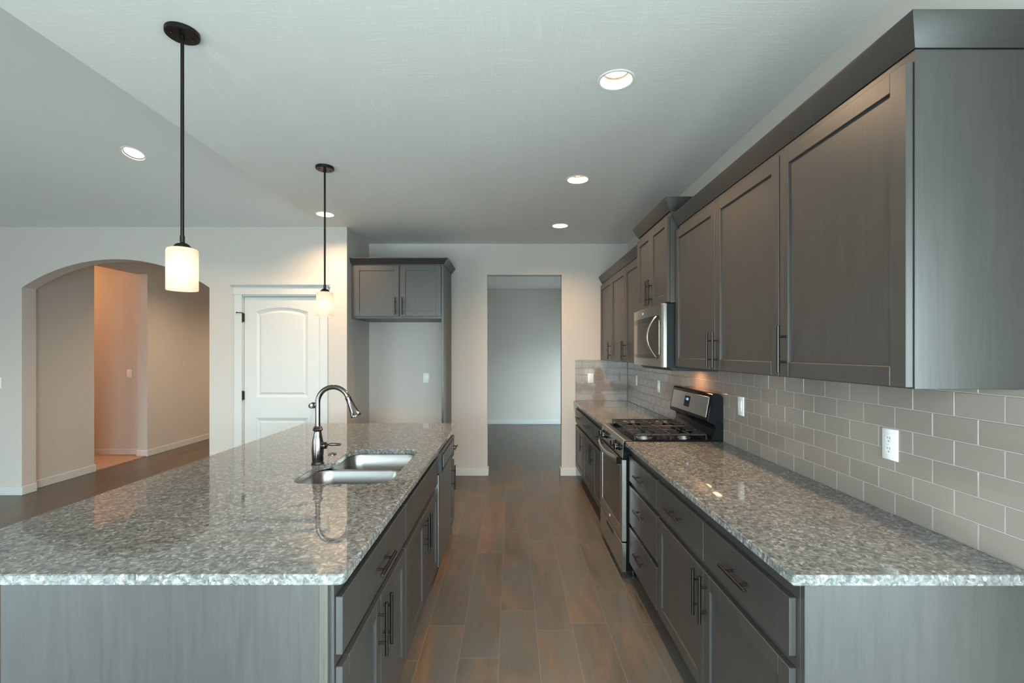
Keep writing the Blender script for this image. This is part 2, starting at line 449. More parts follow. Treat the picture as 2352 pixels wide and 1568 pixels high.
# vaulted part: two sloped plates rising from the arch wall towards the ridge
def vfn(x, y, z):
    s_ = y   # distance along slope from the arch wall
    return (x, YA - s_*math.cos(ANG) + z*math.sin(ANG), CE + s_*math.sin(ANG) + z*math.cos(ANG))
SL = (YA-YR)/math.cos(ANG)
hv = [circle(LV[0], (YA-LV[1])/math.cos(ANG), HR)]
mb = slab([(LEFT_X-0.12, -0.0), (XB, -0.0), (XB, SL), (LEFT_X-0.12, SL)], hv, 0.03, fn=vfn)
struct(mb.obj('ceiling_vault', 'vault_surface', smooth=0), 'sloped living room ceiling')
zr = CE + YA*TANV
ZRE = CE + (YA+REAR_Y-0.1)*TANV
mb = MB().prism([(YR, zr), (REAR_Y-0.12, ZRE), (REAR_Y-0.12, ZRE+0.05), (YR, zr+0.05)], LEFT_X-0.12, XB, lambda p, q, a: (a, p, q))
struct(mb.obj('ceiling_vault_rear', 'vault_surface', smooth=0))
mb = MB().prism([(YA+0.02, CE+0.031), (REAR_Y-0.12, CE+0.031), (REAR_Y-0.12, ZRE+0.06), (YR, zr+0.12), (YA+0.02, CE+0.08)], XB+0.0, XB+0.1, lambda p, q, a: (a, p, q))
struct(mb.obj('wall_gable', 'wall_paint', smooth=0))

def win_wall(name, a0, a1, ztop, wins, fn, thick=0.12):
    hs = [[(p0, z0), (p1, z0), (p1, z1), (p0, z1)] for p0, p1, z0, z1 in wins]
    ob_ = slab([(a0, 0), (a1, 0)] + ztop, hs, thick, fn=fn).obj(name, 'wall_paint', smooth=0)
    return struct(ob_)
# arch wall
ax0, ax1, zs, za = -5.16, -3.183, 2.186, 2.484
hw = (ax1-ax0)/2; rise = za-zs; R = (hw*hw+rise*rise)/(2*rise); ac = (ax0+ax1)/2
th0 = math.asin(hw/R)
arch = [(ac + R*math.sin(-th0 + 2*th0*i/48), za - R + R*math.cos(-th0 + 2*th0*i/48)) for i in range(49)]
dx0, dx1, dzt = -2.845, -2.005, 2.112
outer = [(LEFT_X, 0), (ax0, 0)] + arch + [(ax1, 0), (dx0, 0), (dx0, dzt), (dx1, dzt), (dx1, 0), (-1.7345, 0), (-1.7345, CE), (LEFT_X, CE)]
mb = slab(outer, [], 0.15, fn=lambda x, y, z: (x, YA+z, y))
struct(mb.obj('wall_back_left', 'wall_paint', smooth=0), 'grey wall with the arched opening and the white door')
struct(MB().box(-1.855, -1.7345, YA+0.15, YB, 0, CE).obj('wall_alcove', 'wall_paint', smooth=0))
o_l, o_r, o_t = -0.297, 0.61, 2.445
mb = slab([(-1.855, 0), (o_l, 0), (o_l, o_t), (o_r, o_t), (o_r, 0), (TW+0.12, 0), (TW+0.12, CE), (-1.855, CE)], [], 0.12, fn=lambda x, y, z: (x, YB+z, y))
struct(mb.obj('wall_back', 'wall_paint', smooth=0), 'grey back wall with the doorway')
struct(MB().box(TW, TW+0.12, 0.9, YB, 0, CE).obj('wall_right', 'wall_paint', smooth=0))
struct(MB().box(TW+0.12, 3.4, 0.9, 1.02, 0, CE).obj('wall_dining_back', 'wall_paint', smooth=0))
(win_wall('wall_dining_right', REAR_Y-0.12, 1.02, [(1.02, CE), (REAR_Y-0.12, CE)], [RIGHT_WIN], lambda x, y, z: (3.4+z, x, y)))
struct(MB().box(2.0, 3.52, REAR_Y-0.12, 1.02, CE, CE+0.03).obj('ceiling_dining', 'ceiling_paint', smooth=0))
# rear wall and left wall with windows
win_wall('wall_rear', LEFT_X-0.12, 3.52, [(3.52, CE), (XB, CE), (XB, ZRE+0.02), (LEFT_X-0.12, ZRE+0.02)], REAR_WIN, lambda x, y, z: (x, REAR_Y-z, y))
win_wall('wall_left', REAR_Y, YA+0.15, [(YA+0.15, CE), (YA, CE), (YR, zr), (REAR_Y, ZRE)], LEFT_WIN, lambda x, y, z: (LEFT_X-z, x, y))
wi = 0
def window(p0, p1, z0, z1, fn, cols=2, rows=2):
    global wi; wi += 1
    mb_ = MB()
    def bx_(a0, a1, b0, b1, c0, c1):
        A = fn(a0, b0, c0); B = fn(a1, b1, c1)
        mb_.box(min(A[0], B[0]), max(A[0], B[0]), min(A[1], B[1]), max(A[1], B[1]), b0, b1)
    f = 0.05
    bx_(p0, p0+f, z0, z1, 0.02, 0.1); bx_(p1-f, p1, z0, z1, 0.02, 0.1); bx_(p0+f, p1-f, z0, z0+f, 0.02, 0.1); bx_(p0+f, p1-f, z1-f, z1, 0.02, 0.1)
    for i in range(1, cols):
        c = p0 + (p1-p0)*i/cols; bx_(c-0.03, c+0.03, z0+f, z1-f, 0.03, 0.09)
    for i in range(1, rows):
        c = z0 + (z1-z0)*i/rows; bx_(p0+f, p1-f, c-0.02, c+0.02, 0.04, 0.08)
    fr = struct(mb_.obj('window_%d' % wi, 'window_frame_white', smooth=0), 'white framed window')
    mb_ = MB(); A = fn(p0+f, z0+f, 0.058); B = fn(p1-f, z1-f, 0.062)
    mb_.box(min(A[0], B[0]), max(A[0], B[0]), min(A[1], B[1]), max(A[1], B[1]), z0+f, z1-f)
    mb_.obj('pane', 'pane_glass', fr, smooth=0)
for w_ in REAR_WIN: window(*w_, lambda p, z, d: (p, REAR_Y-d, z), cols=2 if w_[0] == -1.6 else 3, rows=1 if w_[0] == -1.6 else 2)
for w_ in LEFT_WIN: window(*w_, lambda p, z, d: (LEFT_X-d, p, z), cols=3)

# hall behind the arch, side room, room past the doorway
struct(MB().box(-5.40, -5.25, 5.15, 5.97, 0, CE).box(-5.40, -5.25, 5.97, 6.84, 2.625, CE).box(-5.40, -5.25, 6.84, 10.0, 0, CE).obj('wall_hall_left', 'hall_paint', smooth=0))
struct(MB().box(-3.05, -2.93, 5.15, 10.0, 0, CE).obj('wall_hall_right', 'hall_paint', smooth=0))
struct(MB().box(-5.40, -2.93, 10.0, 10.12, 0, CE).obj('wall_hall_end', 'hall_paint', smooth=0))
struct(MB().box(-9.2, -5.40, 6.93, 7.05, 0, CE).obj('wall_side_room_back', 'hall_paint', smooth=0))
struct(MB().box(-9.32, -9.2, 5.0, 7.05, 0, CE).box(-9.2, LEFT_X, 5.0, 5.15, 0, CE).obj('wall_side_room_left', 'hall_paint', smooth=0))
HALL_L = [(-4.1, 6.9), (-4.1, 9.0)]
mb = slab([(-9.32, 5.15), (-2.93, 5.15), (-2.93, 10.12), (-9.32, 10.12)], [circle(x, y, HR) for x, y in HALL_L], 0.03, fn=lambda x, y, z: (x, y, CE+z))
struct(mb.obj('ceiling_hall', 'ceiling_paint', smooth=0))
YF = 9.89
struct(MB().box(-2.6, FAR_X, YF, YF+0.12, 0, CE).obj('wall_far_room_back', 'wall_paint', smooth=0))
struct(MB().box(-2.72, -2.6, YB+0.12, YF+0.12, 0, CE).obj('wall_far_room_left', 'wall_paint', smooth=0))
struct(MB().box(TW+0.12, FAR_X, YB, YB+0.12, 0, CE).obj('wall_far_room_front', 'wall_paint', smooth=0))
win_wall('wall_far_room_right', YB, YF+0.12, [(YF+0.12, CE), (YB, CE)], [FAR_WIN], lambda x, y, z: (FAR_X+z, x, y))
window(*RIGHT_WIN, lambda p, z, d: (3.4+d, p, z), cols=2)
window(*FAR_WIN, lambda p, z, d: (FAR_X+d, p, z), cols=2)
struct(MB().box(-2.72, FAR_X+0.12, YB+0.12, YF+0.12, CE, CE+0.03).obj('ceiling_far_room', 'ceiling_paint', smooth=0))
# added unseen slabs that shut daylight out above the downlight cans
struct(MB().box(XB+0.1, 3.52, -1.2, 10.2, CE+0.16, CE+0.2).obj('ceiling_light_block', 'wall_paint', smooth=0))
struct(MB().box(-9.4, XB+0.1, 5.0+0.02, 10.2, CE+0.16, CE+0.2).obj('ceiling_light_block_hall', 'wall_paint', smooth=0))

# baseboards: profile run along a wall
BH, BT = 0.09, 0.014
def bb_box(name, x0, x1, y0, y1, lab=None):
    m = MB().box(x0, x1, y0, y1, 0.0, BH, 0.004); return struct(m.obj(name, 'trim_paint'), lab)
bb_box('baseboard_arch_left', LEFT_X, ax0+BT, YA-BT, YA, 'white baseboard left of the arch')
bb_box('baseboard_arch_jamb', ax0, ax0+BT, YA, YA+0.15)
bb_box('baseboard_arch_jamb_right', ax1-BT, ax1, YA, YA+0.15)
bb_box('baseboard_arch_right', ax1-BT, dx0-0.085, YA-BT, YA)
bb_box('baseboard_alcove_corner', dx1+0.085, -1.7345, YA-BT, YA)
bb_box('baseboard_hall_near', -5.25, -5.25+BT, 5.15, 5.97+BT)
bb_box('baseboard_hall_far', -5.25, -5.25+BT, 6.84-BT, 10.0)
bb_box('baseboard_hall_jamb', -5.40, -5.25, 6.84-BT, 6.84)
bb_box('baseboard_side_room', -9.2, -5.40, 6.93-BT, 6.93)
bb_box('baseboard_back', -0.72, o_l+BT, YB-BT, YB, 'white baseboard left of the doorway')
bb_box('baseboard_doorway_left', o_l, o_l+BT, YB, YB+0.12)
bb_box('baseboard_back_right', o_r-BT, 0.79, YB-BT, YB, 'white baseboard right of the doorway')
bb_box('baseboard_doorway_right', o_r-BT, o_r, YB, YB+0.12)
bb_box('baseboard_far_room', -2.6, FAR_X, YF-BT, YF, 'white baseboard in the room past the doorway')
bb_box('baseboard_alcove', -1.7345, -0.76, YB-BT, YB)

# ------------------------------------------------------------------ white door
mb = MB()
cw, ct = 0.072, 0.018
mb.box(dx0-cw, dx0+0.012, YA-ct, YA, 0, dzt-0.0, 0.004).box(dx1-0.012, dx1+cw, YA-ct, YA, 0, dzt, 0.004)
mb.box(dx0-cw-0.008, dx1+cw+0.008, YA-ct-0.004, YA, dzt-0.004, dzt+0.078, 0.003)
mb.prism([(0, dzt+0.078), (ct+0.008, dzt+0.078), (ct+0.03, dzt+0.098), (ct+0.03, dzt+0.106), (0, dzt+0.106)], dx0-cw-0.024, dx1+cw+0.024, lambda p, q, a: (a, YA-p, q))
mb.box(dx0, dx0+0.02, YA, YA+0.15, 0, dzt).box(dx1-0.02, dx1, YA, YA+0.15, 0, dzt).box(dx0+0.02, dx1-0.02, YA, YA+0.15, dzt-0.02, dzt)
struct(mb.obj('trim_1', 'trim_paint'), 'white door casing with a crown head')
sx0, sx1, szt = dx0+0.023, dx1-0.023, dzt-0.024
SY = YA+0.012
door = thing('door_1', 'white two-panel interior door with an arched upper panel', 'door', (sx0, SY, 0.01))
struct(door); del door['category']
wd = sx1-sx0; hd = szt-0.01
# door slab with two recessed panels (the upper one arched)
pm = 0.115
def arched(x0, x1, z0, z1, rise_, k=16):
    if rise_ <= 0: return [(x0, z0), (x1, z0), (x1, z1), (x0, z1)]
    hw_ = (x1-x0)/2; R_ = (hw_*hw_+rise_*rise_)/(2*rise_); t_ = math.asin(hw_/R_); c_ = (x0+x1)/2
    top = [(c_ + R_*math.sin(t_ - 2*t_*i/k), z1 - R_ + R_*math.cos(t_ - 2*t_*i/k)) for i in range(k+1)]
    return [(x0, z0), (x1, z0)] + top
P1 = (pm+0.01, wd-pm-0.01, 1.02, 1.965); P2 = (pm+0.01, wd-pm-0.01, 0.24, 0.80)
mb = slab([(0, 0), (wd, 0), (wd, hd), (0, hd)], [arched(*P1, 0.045), arched(*P2, 0.0)], 0.035, 0.0015, fn=lambda x, y, z: (x, z, y))
for P, rs in ((P1, 0.045), (P2, 0.0)):
    a_ = arched(*P, rs); b_ = arched(P[0]+0.03, P[1]-0.03, P[2]+0.03, P[3]-0.03, rs*0.93); c_ = arched(P[0]+0.05, P[1]-0.05, P[2]+0.05, P[3]-0.05, rs*0.87)
    k = len(a_)
    vs = [(x, 0.003, z) for x, z in a_] + [(x, 0.014, z) for x, z in b_] + [(x, 0.005, z) for x, z in c_]
    fs = [(i, (i+1) % k, k+(i+1) % k, k+i) for i in range(k)] + [(k+i, k+(i+1) % k, 2*k+(i+1) % k, 2*k+i) for i in range(k)] + [tuple(range(2*k, 3*k))]
    mb.raw(vs, fs)
mb.obj('door_slab', 'trim_paint', door, smooth=20)
for hz, stop in ((1.86, True), (1.04, False), (0.25, False)):
    h = MB().box(-0.016, 0.003, -0.024, 0.004, hz-0.045, hz+0.045, 0.002).tube([(-0.005, -0.026, hz-0.05), (-0.005, -0.026, hz+0.05)], 0.006, 10)
    if stop: h.tube([(-0.005, -0.028, hz+0.05), (-0.03, -0.04, hz+0.05), (-0.055, -0.045, hz+0.05)], 0.004, 8).sphere((-0.055, -0.045, hz+0.05), 0.008)
    h.obj('hinge', 'bronze_dark', door)
kx, kz = wd-0.065, 0.935
kb = MB().lathe([(0.0, 0.0), (0.032, 0.0), (0.032, 0.006), (0.014, 0.012), (0.011, 0.03), (0.024, 0.042), (0.029, 0.055), (0.024, 0.068), (0.0, 0.072)], 24, mat=Matrix.Rotation(PI/2, 4, 'X'))
for v in kb.bm.verts: v.co += Vector((kx, 0.0, kz))
kb.obj('door_knob', 'faucet_bronze', door)

# ------------------------------------------------------------------ cabinets
# local frame of every cabinet: x = along the front, -y = out of the front, z = up, origin on the floor at the front-left corner
FT = 0.020   # front thickness
def shaker(x0, x1, z0, z1, sw=0.057):
    mb_ = MB(); y0, y1 = -FT, 0.0
    b = 0.0018
    mb_.box(x0, x0+sw, y0, y1, z0, z1, b).box(x1-sw, x1, y0, y1, z0, z1, b)
    mb_.box(x0+sw-0.001, x1-sw+0.001, y0, y1, z0, z0+sw, b).box(x0+sw-0.001, x1-sw+0.001, y0, y1, z1-sw, z1, b)
    mb_.box(x0+sw-0.004, x1-sw+0.004, y0+0.009, y1-0.003, z0+sw-0.004, z1-sw+0.004)
    return mb_
def pull(parent, c, vertical, L=0.186, cc=0.100, proj=0.036, face=-FT, mat='pull_metal'):
    x, z = c; y = face-proj+0.006
    mb_ = MB()
    d = Vector((0, 0, 1)) if vertical else Vector((1, 0, 0))
    p = Vector((x, y, z)); r = 0.0062
    mb_.tube([p-d*L/2, p-d*(L/2-0.0015), p+d*(L/2-0.0015), p+d*L/2], [r*0.75, r, r, r*0.75], 14)
    for s_ in (-1, 1):
        q = p + d*s_*cc/2
        mb_.tube([q, Vector((q.x, face, q.z))], 0.0048, 10)
    return mb_.obj('handle', mat, parent)
CT = 0.884  # cabinet box top
def base_cabinet(label, loc, rz, W_, fronts, depth=0.60, group=None, end_left=False, end_right=False):
    t = thing('base_cabinet', label, 'cabinet', loc, rz, group)
    mb_ = MB()
    mb_.box(0.0005, W_-0.0005, 0.019, depth, 0.11, 0.60).box(0.0005, W_-0.0005, 0.019, depth, 0.60, CT) if group != 'sink' else None
    # face frame
    mb_.box(0.0005, W_-0.0005, 0.0, 0.019, 0.11, CT, 0.001)
    mb_.obj('body', 'cabinet_wood', t)
    MB().box(0.0005, W_-0.0005, 0.075, depth, 0.0, 0.11).obj('toe_kick', 'toe_kick', t)
    for f in fronts: front(t, *f)
    return t
def front(t, kind, x0, x1, z0, z1, hc=None, vert=None, L=0.19):
    if kind == 'drawer' or kind == 'panel':
        ob_ = MB().box(x0, x1, -FT, 0.0, z0, z1, 0.0018).obj('drawer_front' if kind == 'drawer' else 'false_front', 'cabinet_wood', t)
    else:
        ob_ = shaker(x0, x1, z0, z1).obj('door', 'cabinet_wood', t)
    if hc: pull(ob_, hc, vert, L)
    return ob_
DZ = (0.662, 0.825); BZ = (0.125, 0.628)
HZ = 0.526  # door pull centre on base doors
RX = 0.795  # right run face frame plane
def W2(w): return w
# right run, near: double cabinet Y 2.53 -> 1.306 ; local x runs towards the camera
g = 0.006
W_ = 2.527-1.306
m_ = 2.527-1.917
base_cabinet('dark grey base cabinet, two drawers over two doors, nearest the camera on the right', (RX, 2.527, 0), -PI/2, W_,
    [('drawer', 0.012, m_-0.004, *DZ, (m_/2, 0.745), False), ('drawer', m_+0.004, W_-0.018, *DZ, (m_+(W_-m_)/2, 0.745), False),
     ('door', 0.012, m_-0.003, *BZ, (m_-0.034, HZ), True), ('door', m_+0.003, W_-0.018, *BZ, (m_+0.034, HZ), True)])
W_ = 3.140-2.527
base_cabinet('dark grey three-drawer base cabinet just in front of the gas range', (RX, 3.140, 0), -PI/2, W_,
    [('drawer', 0.010, W_-0.012, *DZ, (W_/2, 0.745), False, 0.17), ('drawer', 0.010, W_-0.012, 0.385, 0.630, (W_/2, 0.535), False, 0.17), ('drawer', 0.010, W_-0.012, 0.125, 0.355, (W_/2, 0.265), False, 0.17)])
W_ = 5.135-3.915
m_ = 0.61
base_cabinet('dark grey base cabinet with two drawers and two doors directly beyond the range', (RX, 5.135, 0), -PI/2, W_,
    [('drawer', 0.010, m_-0.004, *DZ, (m_/2, 0.745), False), ('drawer', m_+0.004, W_-0.010, *DZ, (m_*1.5, 0.745), False),
     ('door', 0.010, m_-0.003, *BZ, (m_-0.034, HZ), True), ('door', m_+0.003, W_-0.010, *BZ, (m_+0.034, HZ), True)])
W_ = 5.765-5.135
base_cabinet('dark grey single-door base cabinet in the far corner against the back wall', (RX, 5.765, 0), -PI/2, W_,
    [('drawer', 0.010, W_-0.010, *DZ, (W_/2, 0.745), False), ('door', 0.010, W_-0.010, *BZ, (W_-0.045, HZ), True)])
# finished end panel of the right run
ob = MB().box(RX, TW-0.002, 1.287, 1.3055, 0.0, CT, 0.001).obj('cabinet_end_panel', 'cabinet_wood')
place(ob, (RX, 1.287, 0)); tag(ob, 'plain grey end panel closing the right-hand cabinet run, below the counter end', 'panel')

# island (front faces +x): local x runs away from the camera
IX = -0.494
W_ = 2.125-1.318
m_ = W_/2
base_cabinet('grey island base cabinet with one wide drawer over two doors, nearest the camera', (IX, 1.318, 0), PI/2, W_,
    [('drawer', 0.012, W_-0.008, *DZ, (m_, 0.745), False, 0.20), ('door', 0.012, m_-0.002, *BZ, (m_-0.034, HZ), True), ('door', m_+0.002, W_-0.008, *BZ, (m_+0.034, HZ), True)])
# sink base: hollow top so the bowls hang inside
W_ = 3.055-2.125
t = thing('base_cabinet', 'grey island sink cabinet with a plain false drawer front over two doors', 'cabinet', (IX, 2.125, 0), PI/2)
mb = MB().box(0.0005, W_-0.0005, 0, 0.019, 0.11, CT, 0.001).box(0.0005, W_-0.0005, 0.019, 0.60, 0.11, 0.13)
mb.box(0.0005, 0.018, 0.019, 0.60, 0.13, CT).box(W_-0.018, W_-0.0005, 0.019, 0.60, 0.13, CT).box(0.018, W_-0.018, 0.59, 0.60, 0.13, CT)
mb.obj('body', 'cabinet_wood', t)
MB().box(0.0005, W_-0.0005, 0.075, 0.60, 0.0, 0.11).obj('toe_kick', 'toe_kick', t)
m_ = W_/2
front(t, 'panel', 0.008, W_-0.010, *DZ)
front(t, 'door', 0.008, m_-0.002, *BZ, (m_-0.034, HZ), True)
front(t, 'door', m_+0.002, W_-0.010, *BZ, (m_+0.034, HZ), True)
W_ = 3.932-3.672
base_cabinet('narrow grey island cabinet with one drawer and one door past the dishwasher', (IX, 3.672, 0), PI/2, W_,
    [('drawer', 0.006, W_-0.010, *DZ, (W_/2, 0.745), False, 0.16), ('door', 0.006, W_-0.010, *BZ, (0.05, HZ), True)])
# island carcass behind the cabinets (seating side) with end panels
t = thing('kitchen_island', 'grey panelled body of the island under the granite overhang', 'island', (-1.40, 1.30, 0))
MB().box(0, 0.872, 0.0, 0.0175, 0.0, CT, 0.001).obj('end_panel', 'cabinet_wood', t)
MB().box(0.872, 0.896, 0.0, 0.0175, 0.0, CT, 0.001).obj('post', 'post_wood', t, label='paler grained edge post')
MB().box(0.0, 0.30, 0.0175, 2.63, 0.0, CT, 0.001).obj('body', 'cabinet_wood', t)
MB().box(0.30, 0.905, 2.6325, 2.648, 0.0, CT, 0.001).obj('end_panel', 'cabinet_wood', t)

# dishwasher
DW0, DW1 = 3.060, 3.668
t = thing('dishwasher', 'grey steel dishwasher built into the island right side', 'dishwasher', (IX, DW0, 0), PI/2)
W_ = DW1-DW0
MB().box(0.004, W_-0.004, 0.0, 0.57, 0.10, 0.865).obj('tub', 'plastic_white', t)  # white tub edge also stands in for light showing through the side gap
MB().box(0.006, W_-0.006, -0.028, -0.0005, 0.115, 0.715, 0.004).obj('door', 'dishwasher_steel', t)
cp = MB().prism([(-0.030, 0.722), (-0.046, 0.735), (-0.040, 0.845), (-0.028, 0.858), (0.0, 0.858), (0.0, 0.722)], 0.004, W_-0.004, lambda p, q, a: (a, p, q), bev=0.002).obj('control_panel', 'black_matte', t)
MB().box(0.05, W_-0.05, -0.0495, -0.044, 0.752, 0.835, 0.002).obj('panel_face', 'dishwasher_steel', cp)
MB().box(0.02, W_-0.02, 0.05, 0.5, 0.0, 0.10).obj('toe_kick', 'toe_kick', t)

# upper cabinets
UZ0, UZ1 = 1.409, 2.336
UX = 1.10
def upper(label, loc, W_, z0, z1, fronts, depth, rz=-PI/2):
    t_ = thing('upper_cabinet', label, 'cabinet', (loc[0], loc[1], z0), rz)
    h = z1-z0
    MB().box(0.0005, W_-0.0005, 0.0, depth, 0.0, h, 0.0012).obj('body', 'cabinet_wood', t_)
    for x0, x1, hx in fronts:
        ob_ = shaker(x0, x1, 0.004, h-0.030).obj('door', 'cabinet_wood', t_)
        pull(ob_, (hx, 0.112), True)
    return t_
UD = XW-UX+0.006
W_ = 1.915-1.293
upper('large single-door dark grey upper cabinet nearest the camera', (UX, 1.915), W_, UZ0, UZ1, [(0.004, W_-0.006, 0.045)], UD)
W_ = 3.140-1.915; m_ = 3.140-2.520
upper('dark grey two-door upper cabinet between the nearest cabinet and the microwave', (UX, 3.140), W_, UZ0, UZ1, [(0.006, m_-0.003, m_-0.034), (m_+0.003, W_-0.004, m_+0.036)], UD)
MX = 1.052
W_ = 3.907-3.143; m_ = W_/2
upper('short raised two-door upper cabinet directly above the microwave', (MX, 3.907), W_, 1.836, 2.440, [(0.008, m_-0.002, m_-0.034), (m_+0.002, W_-0.008, m_+0.034)], XW-MX+0.006)
W_ = 5.135-3.910; m_ = 0.612
upper('dark grey two-door upper cabinet beyond the microwave', (UX, 5.135), W_, UZ0, UZ1, [(0.004, m_-0.003, m_-0.034), (m_+0.003, W_-0.006, m_+0.034)], UD)
W_ = 5.772-5.135
upper('dark grey single-door upper cabinet in the far corner of the tiled wall', (UX, 5.772), W_, UZ0, UZ1, [(0.012, W_-0.004, W_-0.042)], UD)

# crown mouldings: sloped board, top edge projects; path given as list of plan points (outer face at bottom), offset directions
def crown(path, offs, z0, h, proj, label, name='crown_moulding', th=0.018):
    """path: plan points at the bottom of the sloped face; offs: plan vectors (unit mitre offsets) to project along"""
    prof = [(0.004, -0.002), (proj, h-0.008), (proj+0.001, h), (proj-0.012, h), (-0.010, 0.0)]
    mb_ = MB(); vs = []; fs = []; k = len(prof)
    for (px, py), (ox, oy) in zip(path, offs):
        for d, z in prof: vs.append((px+ox*d, py+oy*d, z0+z))
    for i in range(len(path)-1):
        for j in range(k): fs.append((i*k+j, i*k+(j+1) % k, (i+1)*k+(j+1) % k, (i+1)*k+j))
    fs.append(tuple(range(k))); fs.append(tuple(range((len(path)-1)*k, len(path)*k)))
    mb_.raw(vs, fs)
    ob_ = mb_.obj(name, 'crown_wood_shaded', smooth=25)
    place(ob_, (path[0][0], path[0][1], z0))
    return tag(ob_, label, 'moulding')
CP = 0.040
WX = TW-0.001
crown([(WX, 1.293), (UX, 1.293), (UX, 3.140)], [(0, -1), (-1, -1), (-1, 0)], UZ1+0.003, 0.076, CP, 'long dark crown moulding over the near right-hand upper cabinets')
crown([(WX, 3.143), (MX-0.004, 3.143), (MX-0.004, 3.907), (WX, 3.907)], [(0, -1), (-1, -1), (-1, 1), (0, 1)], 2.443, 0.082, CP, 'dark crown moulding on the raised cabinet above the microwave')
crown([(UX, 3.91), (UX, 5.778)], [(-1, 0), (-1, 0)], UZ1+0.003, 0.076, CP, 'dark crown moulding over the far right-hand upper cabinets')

# refrigerator surround
FX0, FX1, FY = -1.7335, -0.733, 5.14
t = thing('refrigerator_surround', 'dark cabinet with two doors over the empty refrigerator alcove, on a tall side panel', 'cabinet', (FX0, FY, 0))
fw = FX1-FX0
MB().box(fw-0.022, fw, -0.02, YB-FY-0.001, 0.0, 2.455, 0.001).obj('side_panel', 'cabinet_wood', t)
MB().box(0.0, fw-0.0225, 0.0, YB-FY-0.001, 1.868, 2.455, 0.001).obj('body', 'cabinet_wood', t)
mm = 0.524
for x0, x1, hx in ((0.034, mm-0.007, mm-0.040), (mm+0.007, fw-0.028, mm+0.034)):
    d_ = shaker(x0, x1, 1.892, 2.442).obj('door', 'cabinet_wood', t)
    pull(d_, (hx, 2.000), True)
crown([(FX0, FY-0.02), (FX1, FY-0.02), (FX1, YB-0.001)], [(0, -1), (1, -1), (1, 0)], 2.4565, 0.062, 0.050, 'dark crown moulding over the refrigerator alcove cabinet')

# ------------------------------------------------------------------ countertops
def rounded(pts, rads, k=6):
    out = []; n_ = len(pts)
    for i in range(n_):
        p = Vector(pts[i]); a_ = (Vector(pts[i-1])-p).normalized(); b_ = (Vector(pts[(i+1) % n_])-p).normalized(); r = rads[i]
        if r <= 0: out.append(tuple(p)); continue
        half = a_.angle(b_)/2; d = r/math.tan(half); c = p + (a_+b_).normalized()*(r/math.sin(half))
        s_ = p+a_*d-c; e_ = p+b_*d-c
        a0 = math.atan2(s_.y, s_.x); a1 = math.atan2(e_.y, e_.x); da = (a1-a0+PI) % (2*PI)-PI
        for j in range(k+1): out.append((c.x+r*math.cos(a0+da*j/k), c.y+r*math.sin(a0+da*j/k)))
    return out
CB, CTK = 0.8842, 0.0298
sink_hole = rounded([(-0.562, 2.146), (-0.562, 2.90), (-0.975, 2.90), (-0.955, 2.56), (-1.012, 2.50), (-1.012, 2.146)], [0.085, 0.085, 0.085, 0.06, 0.07, 0.085], 10)
mb = slab([tuple(q) for q in rounded([(-1.73, 1.272), (-0.45, 1.272), (-0.45, 3.962), (-1.73, 3.962)], [0.02]*4, 6)], [sink_hole, circle(-1.029, 2.52, 0.012, 16)], CTK, 0.003, fn=lambda x, y, z: (x, y, CB+z))
ob = mb.obj('island_countertop', 'granite', smooth=40); place(ob, (-1.09, 2.6, CB))
tag(ob, 'speckled grey granite top of the island with a sink cut into it', 'countertop')
mb = slab(rounded([(0.7525, 1.268), (XW-0.001, 1.268), (XW-0.001, 3.1425), (0.7525, 3.1425)], [0.008, 0, 0, 0.004], 5), [], CTK, 0.003, fn=lambda x, y, z: (x, y, CB+z))
ob = mb.obj('countertop', 'granite', smooth=40); place(ob, (1.08, 2.2, CB)); tag(ob, 'speckled granite counter on the right between the camera and the gas range', 'countertop')
mb = slab(rounded([(0.7525, 3.910), (XW-0.001, 3.910), (XW-0.001, YB-0.0085), (0.7525, YB-0.0085)], [0.02, 0, 0, 0], 5), [], CTK, 0.003, fn=lambda x, y, z: (x, y, CB+z))
ob = mb.obj('countertop', 'granite', smooth=40); place(ob, (1.08, 4.8, CB)); tag(ob, 'short granite counter beyond the range, running to the back wall', 'countertop')

# ------------------------------------------------------------------ sink
t = thing('kitchen_sink', 'stainless double-bowl undermount sink set into the island granite', 'sink', (-0.785, 2.52, 0.68))
def bowl(x0, x1, y0, y1, depth):
    zt = CB-0.68-0.0006
    loops = []
    for off, z, r in ((-0.012, 0.0, 0.08), (0.0, 0.0, 0.075), (0.003, -0.006, 0.073), (0.010, -0.08, 0.07), (0.016, -depth+0.03, 0.065), (0.028, -depth+0.008, 0.055), (0.05, -depth, 0.045)):
        L = rounded([(x0+off, y0+off), (x1-off, y0+off), (x1-off, y1-off), (x0+off, y1-off)], [r]*4, 6)
        loops.append([(x+0.785, y-2.52, zt+z) for x, y in L])
    k = len(loops[0]); vs = [v for L in loops for v in L]; fs = []
    for i in range(len(loops)-1):
        for j in range(k): fs.append((i*k+j, i*k+(j+1) % k, (i+1)*k+(j+1) % k, (i+1)*k+j))
    fs.append(tuple(range((len(loops)-1)*k, len(loops)*k)))
    m = MB(); m.raw(vs, fs, recalc=False); m.bm.normal_update()
    ob_ = m.obj('bowl', 'sink_steel', t, smooth=60)
    cx, cy = (x0+x1)/2+0.785, (y0+y1)/2-2.52
    MB().lathe([(0.0, 0.004), (0.02, 0.004), (0.024, 0.001), (0.040, 0.003), (0.045, 0.0005), (0.0455, -0.004)], 28, origin=(cx, cy, zt-depth)).obj('drain', 'drain_dark', ob_)
bowl(-1.018, -0.556, 2.140, 2.508, 0.19)
bowl(-0.985, -0.556, 2.534, 2.906, 0.17)

